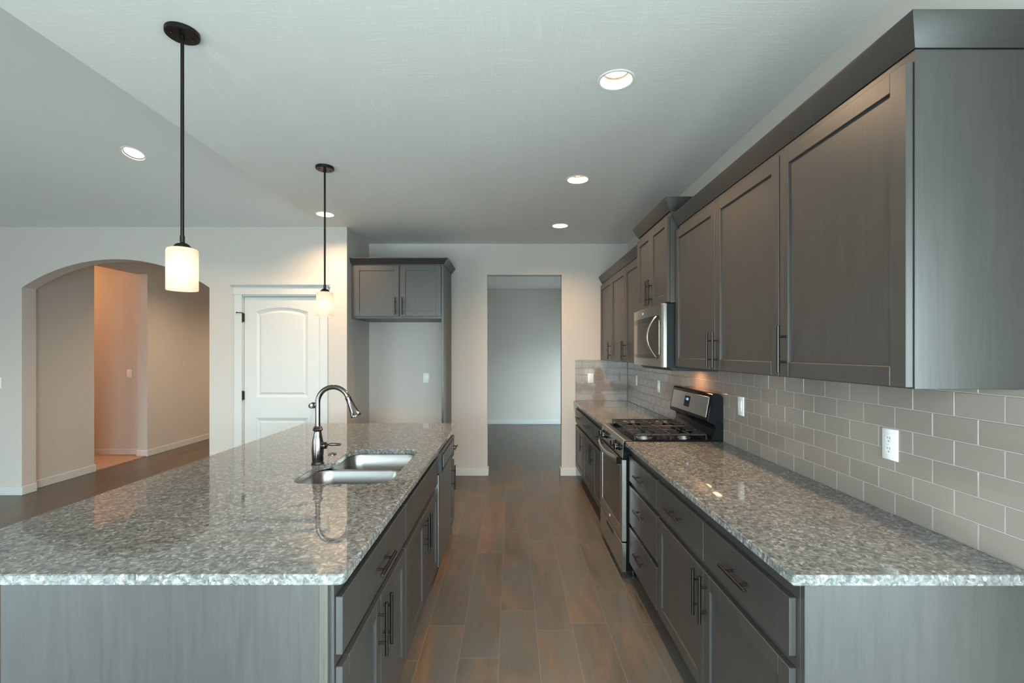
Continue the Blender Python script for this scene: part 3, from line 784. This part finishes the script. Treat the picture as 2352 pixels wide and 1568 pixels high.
# ------------------------------------------------------------------ faucet
FXc, FYc, CT0 = -1.029, 2.52, 0.914
t = thing('kitchen_faucet', 'dark bronze gooseneck pull-down kitchen faucet on the island', 'faucet', (FXc, FYc, CT0+0.0003))
MB().lathe([(0, 0), (0.032, 0), (0.033, 0.004), (0.030, 0.009), (0.0275, 0.014), (0.0285, 0.018), (0.030, 0.055), (0.0305, 0.085), (0.028, 0.12), (0.0225, 0.150), (0.0185, 0.168), (0.0185, 0.175), (0.0245, 0.180), (0.0255, 0.186), (0.0225, 0.190), (0.0235, 0.194), (0.0165, 0.202), (0.0, 0.202)], 40).obj('body', 'faucet_bronze', t)
rz_ = 0.082; zc = 0.327; pts = [(0, 0, 0.198), (0, 0, 0.26)]
for i in range(0, 25):
    a_ = PI - i*(PI*0.885)/24; pts.append((rz_ + rz_*math.cos(a_), 0, zc + rz_*math.sin(a_)))
MB().tube(pts, 0.0128, 20).obj('spout', 'faucet_bronze', t)
e_ = Vector(pts[-1]); dr = (Vector(pts[-1])-Vector(pts[-2])).normalized()
hp = [e_ + dr*s_ for s_ in (-0.004, 0.0, 0.004, 0.009, 0.036, 0.062, 0.084, 0.100, 0.103, 0.111, 0.113)]
MB().tube(hp, [0.0125, 0.0155, 0.0160, 0.0145, 0.0165, 0.0195, 0.0235, 0.0265, 0.0280, 0.0280, 0.0235], 28).obj('spray_head', 'faucet_bronze', t)
MB().tube([(0.024, -0.004, 0.098), (0.038, -0.005, 0.100), (0.046, -0.006, 0.101), (0.052, -0.006, 0.102)], [0.014, 0.0185, 0.0185, 0.008], 20).tube([(0.048, -0.006, 0.102), (0.060, -0.008, 0.106), (0.072, -0.010, 0.107), (0.118, -0.016, 0.108), (0.128, -0.017, 0.108)], [0.005, 0.006, 0.0085, 0.0075, 0.0055], 16).obj('lever', 'faucet_bronze', t)
ob = MB().lathe([(0, 0), (0.024, 0), (0.024, 0.003), (0.019, 0.006), (0.017, 0.0045), (0.006, 0.0045), (0, 0.007)], 32).obj('air_switch_button', 'faucet_bronze')
ob.location = (-1.043, 2.76, CT0+0.0003); tag(ob, 'small round bronze button set in the granite beside the faucet', 'button')

# ------------------------------------------------------------------ tile backsplash (real tiles, slightly uneven)
TH, TL, GR = 0.0785, 0.1557, 0.0028
def tiles(name, rows, z0, ztop, a0, a1, joint0, fn, plane_n, label):
    m = MB(); mg = MB()
    t_ = bmesh.new()
    for r in range(rows):
        zb = z0 + r*TH; zt = min(zb+TH, ztop)
        if zt-zb < 0.01: continue
        off = joint0 + (0.5*TL if r % 2 else 0.0)
        k0 = math.floor((a0-off)/TL)-1
        k = k0
        while True:
            s0 = off + k*TL; s1 = s0+TL; k += 1
            if s1 <= a0+0.006: continue
            if s0 >= a1-0.006: break
            s0 = max(s0, a0); s1 = min(s1, a1)
            p0, p1, q0, q1 = s0+GR/2, s1-GR/2, zb+GR/2, zt-GR/2
            b = 0.0016
            dz = random.uniform(-0.00022, 0.00022); ty = random.uniform(-0.0022, 0.0022); tz = random.uniform(-0.0022, 0.0022)
            cx, cz = (p0+p1)/2, (q0+q1)/2
            def dep(p, q, d): return d + dz + (p-cx)*ty + (q-cz)*tz
            O = [(p0, q0), (p1, q0), (p1, q1), (p0, q1)]; I = [(p0+b, q0+b), (p1-b, q0+b), (p1-b, q1-b), (p0+b, q1-b)]
            vo_ = [t_.verts.new(fn(p, q, 0.0)) for p, q in O]; v1_ = [t_.verts.new(fn(p, q, dep(p, q, 0.0062))) for p, q in O]; v2_ = [t_.verts.new(fn(p, q, dep(p, q, 0.0074))) for p, q in I]
            for i in range(4):
                j = (i+1) % 4
                t_.faces.new((vo_[i], vo_[j], v1_[j], v1_[i])); t_.faces.new((v1_[i], v1_[j], v2_[j], v2_[i]))
            t_.faces.new(v2_)
    bmesh.ops.recalc_face_normals(t_, faces=t_.faces)
    c = Vector((0, 0, 0))
    for f in t_.faces:
        pass
    m._merge(t_, 0)
    A = fn(a0, z0, 0.0); B = fn(a1, ztop, 0.0058)
    m.box(min(A[0], B[0]), max(A[0], B[0]), min(A[1], B[1]), max(A[1], B[1]), z0, ztop, mi=1)
    ob_ = m.obj(name, ['tile_glaze', 'grout'], smooth=0)
    place(ob_, fn((a0+a1)/2, z0, 0.0)); return tag(ob_, label, 'backsplash')
tiles('tile_backsplash', 7, 0.9145, 1.408, 1.10, YB-0.0080, 1.429-20*TL, lambda p, q, d: (TW-0.0002-d, p, q), 0, 'glossy taupe subway tile backsplash along the right-hand wall')
tiles('tile_backsplash', 7, 0.9145, 1.412, 0.775, XW-0.001, 0.775, lambda p, q, d: (p, YB-0.0002-d, q), 0, 'small taupe tile backsplash on the back wall, above the counter corner')

# ------------------------------------------------------------------ outlets and switches
def plate(kind, label, loc, rz, group=None):
    """local: faces -y, origin plate centre back"""
    t_ = thing('power_outlet' if kind == 'outlet' else 'light_switch', label, 'outlet' if kind == 'outlet' else 'switch', loc, rz, group)
    MB().prism([(-0.0365, -0.0585), (0.0365, -0.0585), (0.0365, 0.0585), (-0.0365, 0.0585)], 0.0, -0.006, lambda p, q, a: (p*(1 if a == 0 else 0.93), a, q*(1 if a == 0 else 0.955)), bev=0.0008).obj('plate', 'plastic_white', t_)
    if kind == 'outlet':
        for s_ in (-1, 1):
            z_ = s_*0.0195
            f_ = MB().lathe([(0, 0), (0.0168, 0), (0.0168, 0.0015), (0.0155, 0.0025), (0, 0.0025)], 24, origin=(0, -0.0058, z_), mat=Matrix.Rotation(PI/2, 4, 'X')).obj('socket', 'plastic_white', t_)
            MB().box(-0.0065, -0.0045, -0.0088, -0.0080, z_+0.001, z_+0.009).box(0.0045, 0.0065, -0.0088, -0.0080, z_+0.001, z_+0.009).tube([(0, -0.0088, z_-0.007), (0, -0.0080, z_-0.007)], 0.0024, 10).obj('slots', 'slot_dark', f_)
    else:
        MB().prism([(-0.0058, -0.033), (-0.0085, 0.0), (-0.0065, 0.033), (0.0, 0.033), (0.0, -0.033)], -0.0165, 0.0165, lambda p, q, a: (a, p-0.003, q), bev=0.0006).obj('rocker', 'plastic_white', t_)
    for s_ in (-1, 1):
        MB().tube([(0, -0.0056, s_*0.048), (0, -0.0066, s_*0.048)], 0.0028, 10).obj('screw', 'plastic_white', t_)
    return t_
wx = XW-0.0004
plate('outlet', 'white outlet on the tiled wall nearest the camera', (wx, 1.760, 1.168), -PI/2)
plate('switch', 'white switch plate on the tiled wall just this side of the range', (wx, 2.905, 1.178), -PI/2)
plate('switch', 'white switch plate on the tiled wall just past the range', (wx, 4.53, 1.180), -PI/2)
plate('outlet', 'white outlet on the right tiled wall close to the back corner', (wx, 5.34, 1.185), -PI/2)
plate('switch', 'white switch plate on the tiles facing the camera at the far counter', (0.962, YB-0.0082, 1.188), 0)
plate('outlet', 'white outlet low in the empty refrigerator alcove', (-1.040, YB-0.0004, 1.190), 0)
plate('switch', 'white light switch seen through the arch in the side room', (-5.580, 6.9296, 1.190), 0)
plate('switch', 'white light switch left of the arch, cut by the left photo edge', (-5.412, YA-0.0004, 1.180), 0)

# ------------------------------------------------------------------ gas range
RY1, RW = 3.9065, 0.762
t = thing('gas_range', 'stainless and black gas range set between the granite counters', 'range', (0.765, RY1, 0), -PI/2)
def pr(m, prof, a0, a1, bev=0.0, mi=0): return m.prism(prof, a0, a1, lambda p, q, a: (a, p, q), mi=mi, bev=bev)
b_ = MB().box(0.002, RW-0.002, 0.0, 0.60, 0.06, 0.895)
b_.obj('body', 'black_enamel', t)
for fx in (0.04, RW-0.04):
    for fy in (0.05, 0.52):
        MB().lathe([(0, 0), (0.018, 0), (0.018, 0.01), (0.008, 0.014), (0.008, 0.06), (0, 0.06)], 16, origin=(fx, fy, 0)).obj('foot', 'black_matte', t)
# cooktop: black pan with raised rim
m = MB().box(0.0, RW, 0.035, 0.600, 0.895, 0.906, 0.002)
m.box(0.0, RW, 0.030, 0.046, 0.900, 0.922, 0.005).box(0.0, 0.016, 0.04, 0.60, 0.900, 0.9245, 0.005).box(RW-0.016, RW, 0.04, 0.60, 0.900, 0.9245, 0.005)
m.obj('cooktop', 'black_enamel', t)
pr(MB(), [(-0.028, 0.800), (-0.022, 0.905), (-0.016, 0.918), (-0.006, 0.922), (0.034, 0.922), (0.034, 0.80)], 0.012, RW-0.012, 0.001).obj('control_panel', 'stainless', t)
for cx0 in (0.0, RW-0.0118):
    pr(MB(), [(-0.026, 0.800), (-0.021, 0.904), (-0.015, 0.917), (-0.006, 0.921), (0.034, 0.921), (0.034, 0.80)], cx0, cx0+0.0118).obj('end_cap', 'black_enamel', t)
# knobs
for kx_ in (0.105, 0.215, 0.545, 0.655):
    kb_ = MB().lathe([(0.0, 0), (0.026, 0), (0.026, 0.006), (0.021, 0.010), (0.020, 0.030), (0.018, 0.034), (0, 0.034)], 28, mat=Matrix.Rotation(PI/2, 4, 'X'), origin=(kx_, -0.0245, 0.862))
    kb_.box(kx_-0.006, kx_+0.006, -0.068, -0.055, 0.842, 0.882, 0.003)
    k_ = kb_.obj('knob', 'black_enamel', t)
    MB().lathe([(0.0215, 0.030), (0.0225, 0.031), (0.0225, 0.034), (0.0205, 0.0345)], 28, mat=Matrix.Rotation(PI/2, 4, 'X'), origin=(kx_, -0.0245, 0.862)).obj('ring', 'stainless', k_)
# oven door
d_ = slab([(0.004, 0.252), (RW-0.004, 0.252), (RW-0.004, 0.792), (0.004, 0.792)], [[(0.075, 0.340), (RW-0.060, 0.340), (RW-0.060, 0.735), (0.075, 0.735)]], 0.034, 0.003, fn=lambda x, y, z: (x, -z-0.001, y)).obj('oven_door', 'stainless', t)
MB().box(0.073, RW-0.058, -0.030, -0.002, 0.338, 0.737, 0.001).obj('window', 'oven_glass', d_)
# bowed handle: flat bar curving out, black end brackets
pts = []
for i in range(25):
    u = i/24; x = 0.035 + (RW-0.07)*u; bow = math.sin(PI*u)
    pts.append((x, -0.050-0.030*bow, 0.790 - 0.012*bow))
h_ = MB(); vs = []; fs = []
for (x, y, z) in pts:
    for a_ in range(12):
        an = 2*PI*a_/12; vs.append((x, y + 0.010*math.cos(an), z + 0.017*math.sin(an)))
for i in range(24):
    for j in range(12): fs.append((i*12+j, i*12+(j+1) % 12, (i+1)*12+(j+1) % 12, (i+1)*12+j))
fs.append(tuple(range(12))); fs.append(tuple(range(24*12, 25*12)))
h_.raw(vs, fs); h_.obj('handle', 'stainless', d_)
for x in (0.028, RW-0.048):
    MB().box(x, x+0.020, -0.062, -0.030, 0.760, 0.806, 0.005).obj('handle_bracket', 'black_enamel', d_)
# emblem: a small open swirl on the lower door rail and on the microwave
def emblem(parent, cx, cy, cz, s_):
    m_e = MB(); pts_ = []
    for i in range(17):
        a_ = math.radians(-40 + i*300/16); pts_.append((cx + s_*1.3*math.cos(a_), cy, cz + s_*0.8*math.sin(a_)))
    m_e.tube(pts_, 0.0011, 6).tube([(cx-s_*0.9, cy, cz-s_*0.2), (cx+s_*0.9, cy, cz+s_*0.1)], 0.0010, 6)
    return m_e.obj('emblem', 'plastic_white', parent)
emblem(d_, RW*0.5, -0.0357, 0.298, 0.011)
dr_ = MB().box(0.004, RW-0.004, -0.034, -0.001, 0.045, 0.240, 0.004).obj('storage_drawer', 'stainless', t)
MB().box(0.26, 0.50, -0.0352, -0.033, 0.195, 0.225, 0.002).obj('grip', 'black_matte', dr_)
# burners and grates
for bx0, by0, br in ((0.19, 0.165, 0.048), (0.19, 0.445, 0.040), (0.572, 0.165, 0.052), (0.572, 0.445, 0.040)):
    bu = MB().lathe([(0, 0.0), (br+0.004, 0.0), (br+0.003, 0.006), (br-0.004, 0.008), (br-0.004, 0.018), (0, 0.018)], 32, origin=(bx0, by0, 0.9058)).obj('burner', 'burner_alu', t)
    MB().lathe([(0, 0.018), (br-0.004, 0.018), (br-0.004, 0.024), (br-0.009, 0.027), (0, 0.027)], 32, origin=(bx0, by0, 0.9058)).obj('burner_cap', 'cast_iron', bu)
for gx in (0.028, 0.386):
    m = MB(); gw, gy0, gy1, zt_, th_ = 0.348, 0.055, 0.545, 0.962, 0.010
    x0, x1 = gx, gx+gw
    def bar(a0, a1, b0, b1, z0=zt_-0.012, z1=zt_): m.box(a0, a1, b0, b1, z0, z1, 0.0025, 1)
    bar(x0, x0+th_, gy0, gy1); bar(x1-th_, x1, gy0, gy1)
    bar(x0, x1, gy0, gy0+th_); bar(x0, x1, gy1-th_, gy1); bar(x0, x1, (gy0+gy1)/2-th_/2, (gy0+gy1)/2+th_/2)
    cx = (x0+x1)/2
    for cy in (gy0+0.115, gy1-0.115):
        bar(x0, cx-0.030, cy-0.005, cy+0.005); bar(cx+0.030, x1, cy-0.005, cy+0.005)
        for dy0, dy1 in ((cy-0.115, cy-0.030), (cy+0.030, cy+0.115)): bar(cx-0.005, cx+0.005, dy0, dy1)
        for qx in (x0+gw*0.25, x0+gw*0.75):
            bar(qx-0.004, qx+0.004, cy-0.115, cy-0.045); bar(qx-0.004, qx+0.004, cy+0.045, cy+0.115)
    for fx in (x0+0.002, x1-th_-0.002):
        for fy in (gy0, (gy0+gy1)/2-0.005, gy1-th_): m.box(fx, fx+th_, fy, fy+th_, 0.9062, zt_-0.008, 0.002, 1)
    m.obj('grate', 'cast_iron', t)
# backguard
bgp = [(0.640, 0.900), (0.640, 1.205), (0.620, 1.226), (0.590, 1.234), (0.572, 1.230), (0.566, 1.222), (0.536, 1.052), (0.538, 1.042), (0.552, 1.034), (0.578, 1.028), (0.588, 1.010), (0.584, 0.975), (0.560, 0.935), (0.545, 0.915), (0.545, 0.900)]
bg_ = pr(MB(), bgp, 0.004, RW-0.004, 0.002).obj('backguard', 'black_enamel', t)
dirv = Vector((0, -0.030, -0.170)).normalized(); nrm = Vector((0, -0.170, 0.030)).normalized()
c0 = Vector((0, 0.551, 1.137))
rot = Matrix(((1, 0, 0, 0), (0, -nrm.y, -dirv.y, 0), (0, -nrm.z, -dirv.z, 0), (0, 0, 0, 1)))
def panel_box(x0, x1, v0, v1, w0, w1, bev): # v along the slanted face (up), w outwards
    mm_ = Matrix.Translation(c0) @ rot
    return MB().box(x0, x1, -w1, -w0, v0, v1, bev, mat=mm_)
panel_box(0.028, RW-0.040, -0.070, 0.070, -0.004, 0.0022, 0.0015).obj('control_face', 'stainless', bg_)
ds = panel_box(0.300, 0.400, -0.036, 0.044, 0.000, 0.0040, 0.002).obj('display', 'black_enamel', bg_)
mm_ = Matrix.Translation(c0) @ rot
def digit(m, x, segs, h=0.016):
    w = h*0.5; t2 = 0.0016
    S7 = {'a': (0, w, h-t2, h), 'g': (0, w, h/2-t2/2, h/2+t2/2), 'd': (0, w, 0, t2), 'f': (0, t2, h/2, h), 'b': (w-t2, w, h/2, h), 'e': (0, t2, 0, h/2), 'c': (w-t2, w, 0, h/2)}
    for s_ in segs:
        a0_, a1_, v0_, v1_ = S7[s_]; m.box(x+a0_, x+a1_, -0.0046, -0.0041, 0.012+v0_, 0.012+v1_, mat=mm_)
m = MB(); digit(m, 0.328, 'bc'); digit(m, 0.340, 'abged'); digit(m, 0.356, 'abcdef'); digit(m, 0.367, 'abcdef'); m.obj('clock_digits', 'clock_blue', ds)
m = MB()
for i in range(4): m.box(0.318+i*0.019, 0.326+i*0.019, -0.0046, -0.0041, -0.020, -0.017, mat=mm_)
m.obj('buttons', 'slot_dark', ds)

# ------------------------------------------------------------------ microwave
t = thing('microwave_oven', 'stainless over-the-range microwave with a bowed handle above the gas range', 'microwave', (1.03, 3.9025, 1.402), -PI/2)
MWW = 0.755; MH = 0.430
MB().box(0.0, MWW, 0.0, TW-1.03-0.010, 0.004, MH, 0.002).obj('body', 'black_side', t)
pr(MB(), [(0.02, 0.004), (0.05, -0.020), (0.35, -0.024), (0.36, 0.004)], 0.02, MWW-0.02).obj('vent_base', 'black_matte', t)
def plan_prism(m, prof, z0, z1, bev=0.0): return m.prism(prof, z0, z1, lambda p, q, a: (p, q, a), bev=bev)
XD = 0.700
# door front, gently bowed in plan
fr = [(0.0, -0.022)] + [(XD*i/10, -0.024-0.010*math.sin(PI*i/10*0.85)) for i in range(1, 10)] + [(XD, -0.0285), (XD, -0.001), (0.0, -0.001)]
d_ = plan_prism(MB(), fr, 0.006, MH-0.002).obj('door', 'stainless', t)
wv = [(x, y-0.0012) for x, y in fr[:-3] if 0.02 < x < XD-0.02]; 
def ydoor(x): return -0.024-0.010*math.sin(PI*x/XD*0.85)
wx_ = [0.012 + (XD-0.03)*i/16 for i in range(17)]
wp = [(x, ydoor(x)-0.0014) for x in wx_] + [(x, -0.010) for x in wx_[::-1]]
plan_prism(MB(), wp, 0.062, 0.358).obj('window', 'microwave_glass', d_)
wp2 = [(x, ydoor(x)-0.0022) for x in wx_] + [(x, -0.010) for x in wx_[::-1]]
plan_prism(plan_prism(MB(), wp2, 0.318, 0.3585), wp2, 0.0615, 0.085).obj('window_band', 'microwave_glass_band', d_) if False else None
m = MB(); plan_prism(m, wp2, 0.322, 0.3585); plan_prism(m, wp2, 0.0615, 0.088); m.obj('window_band', 'microwave_glass_band', d_)
cp_ = [(XD+0.002, -0.0290), (XD+0.020, -0.0280), (XD+0.036, -0.0225), (XD+0.047, -0.0120), (MWW, -0.001), (XD+0.002, -0.001)]
plan_prism(MB(), cp_, 0.004, MH, 0.0008).obj('side_trim', 'stainless', t)
pts = []
for i in range(25):
    u = i/24; z = 0.072 + 0.278*u; pts.append((XD-0.055, -0.038-0.062*math.sin(PI*u)**0.85, z))
vs = []; fs = []
for i, (x, y, z) in enumerate(pts):
    a0_ = pts[max(i-1, 0)]; a1_ = pts[min(i+1, 24)]; tn = Vector((0, a1_[1]-a0_[1], a1_[2]-a0_[2])).normalized(); nn = Vector((0, -tn.z, tn.y))
    for k in range(12):
        an = 2*PI*k/12; v = Vector((x, y, z)) + nn*0.0065*math.cos(an) + Vector((1, 0, 0))*0.012*math.sin(an); vs.append(tuple(v))
for i in range(24):
    for j in range(12): fs.append((i*12+j, i*12+(j+1) % 12, (i+1)*12+(j+1) % 12, (i+1)*12+j))
fs.append(tuple(range(12))); fs.append(tuple(range(24*12, 25*12)))
h_ = MB(); h_.raw(vs, fs); h_.obj('handle', 'stainless', d_)
emblem(d_, 0.30, ydoor(0.30)-0.0012, 0.394, 0.010)
MB().box(0.33, 0.43, 0.235, 0.275, -0.0265, -0.0235, 0.001).obj('cooktop_lamp', 'bulb_glow', t)
l = bpy.data.lights.new('cooktop_lamp_light', 'AREA'); l.shape = 'RECTANGLE'; l.size = 0.09; l.size_y = 0.035; l.energy = 1.1; l.color = (1.0, 0.48, 0.20)
lo = bpy.data.objects.new('cooktop_lamp_light', l); lo.location = (0.38, 0.255, -0.030); lo.parent = t; COL.objects.link(lo)

# ------------------------------------------------------------------ pendants
def pendant(label, x, y, lean):
    t_ = thing('pendant_light', label, 'lamp', (x, y, CE), 0, 'pendant lights over the island')
    t_['label'] = label
    MB().lathe([(0, -0.001), (0.062, -0.001), (0.063, -0.006), (0.062, -0.018), (0.058, -0.021), (0.0, -0.021)], 48).obj('canopy', 'bronze_dark', t_)
    m_ = MB()
    for s_ in (-1, 1): m_.sphere((s_*0.028, s_*0.026, -0.022), 0.0045)
    m_.obj('screws', 'bronze_dark', t_)
    L = CE-1.94
    m_ = MB().tube([(0, 0, -0.020), (0, 0, -0.038)], 0.0095, 16).tube([(0, 0, -0.036), (0, 0, -L+0.02)], 0.0068, 16).tube([(0, 0, -L+0.045), (0, 0, -L+0.012)], 0.0088, 16)
    rod = m_.obj('rod', 'bronze_dark', t_)
    cap = MB().lathe([(0, 0.018), (0.010, 0.018), (0.024, 0.010), (0.033, -0.002), (0.036, -0.010), (0.0, -0.012)], 32, origin=(0, 0, -L)).obj('socket_cap', 'bronze_dark', t_)
    r = 0.0565; H = 0.172
    zt_ = -L-0.006
    prof = [(0.012, zt_), (r-0.012, zt_), (r-0.004, zt_-0.003), (r, zt_-0.010), (r, zt_-H), (r-0.0035, zt_-H), (r-0.0035, zt_-0.012), (r-0.012, zt_-0.005), (0.012, zt_-0.004)]
    MB().lathe(prof, 48, close=True).obj('shade', 'opal_glass', t_, smooth=50)
    zb = zt_-0.100
    MB().lathe([(0, 0.03), (0.009, 0.03), (0.012, 0.012), (0.024, -0.012), (0.028, -0.03), (0.024, -0.05), (0.012, -0.060), (0, -0.061)], 24, origin=(0, 0, zb+0.03)).obj('bulb', 'bulb_glow', t_)
    l_ = bpy.data.lights.new('pendant_bulb', 'POINT'); l_.energy = PEND_W; l_.color = WARM; l_.shadow_soft_size = 0.032
    lo_ = bpy.data.objects.new('pendant_bulb', l_); lo_.location = (0, 0, zb-0.004); lo_.parent = t_; COL.objects.link(lo_)
    for c in t_.children:
        if c.type == 'MESH' and c.name.startswith('bulb'): c.visible_shadow = True
    t_.rotation_euler = (0, lean, 0)
    return t_
pendant('bronze pendant lamp with a white glass cylinder, nearest over the island', -1.348, 1.943, 0.0)
pendant('smaller-looking bronze pendant lamp over the far half of the island, before the white door', -1.3256, 3.368, 0.0)

# ------------------------------------------------------------------ recessed downlights
def downlight(label, x, y, z=CE, tilt=0.0, power=DOWN_W, group='recessed ceiling lights', zf=1.0):
    t_ = thing('recessed_light', label, 'light', (x, y, z), 0, group)
    t_.rotation_euler = (tilt, 0, 0)
    MB().lathe([(0.0745, 0.004), (0.0755, -0.003), (0.086, -0.0045), (0.091, -0.0015), (0.091, -0.0002), (0.0745, -0.0002)], 48, close=True).obj('trim_ring', 'ring_white', t_)
    MB().lathe([(0.0750, 0.0), (0.0745, 0.004*zf), (0.064+0.010*(1-zf), 0.030*zf), (0.056+0.016*(1-zf), 0.046*zf), (0.058+0.016*(1-zf), 0.046*zf), (0.0775, 0.006), (0.0775, 0.0)], 48, close=True).obj('reflector', 'reflector_dimmed', t_)
    MB().lathe([(0, 0.043*zf), (0.056+0.016*(1-zf), 0.043*zf), (0.057+0.016*(1-zf), 0.043*zf+0.007), (0, 0.043*zf+0.007)], 40).obj('lens', 'lens_glow', t_)
    MB().lathe([(0.0785, 0.001), (0.0785, 0.10), (0.0, 0.10), (0.0, 0.096), (0.0770, 0.096), (0.0770, 0.001)], 32, close=False).obj('can', 'stainless', t_)
    l_ = bpy.data.lights.new('downlight_lamp', 'AREA'); l_.shape = 'DISK'; l_.size = 0.10; l_.energy = power; l_.color = WARM; l_.spread = math.radians(150)
    lo_ = bpy.data.objects.new('downlight_lamp', l_); lo_.location = (0, 0, 0.043*zf-0.003); lo_.parent = t_; COL.objects.link(lo_)
    return t_
labs = ['recessed round ceiling light nearest the camera in the row above the aisle', 'middle recessed light of the row of three above the aisle',
        'farthest recessed light of the aisle row, before the doorway', 'recessed ceiling light behind the far pendant rod']
for (x, y), lb in zip(KIT, labs): downlight(lb, x, y)
for (x, y), lb in zip(KIT_OFF, ['recessed ceiling light just above the camera', 'recessed ceiling light behind the camera']): downlight(lb, x, y)
downlight('recessed light in the sloped living room ceiling at the left', LV[0], LV[1], CE + (YA-LV[1])*TANV, -ANG, zf=0.25)
for i, (x, y) in enumerate(HALL_L): downlight(['recessed light in the hall behind the arch', 'recessed light at the far end of the hall'][i], x, y, power=20)
# warm flush lamp in the side room
t = thing('ceiling_lamp', 'warm flush ceiling lamp in the carpeted side room, out of direct view', 'lamp', (-7.1, 6.2, CE))
MB().lathe([(0, -0.001), (0.15, -0.001), (0.15, -0.02), (0.12, -0.07), (0, -0.09)], 32).obj('shade', 'bulb_glow', t)
l = bpy.data.lights.new('side_room_bulb', 'POINT'); l.energy = 42; l.color = (1.0, 0.42, 0.15); l.shadow_soft_size = 0.08
lo = bpy.data.objects.new('side_room_bulb', l); lo.location = (0, 0, -0.20); lo.parent = t; COL.objects.link(lo)
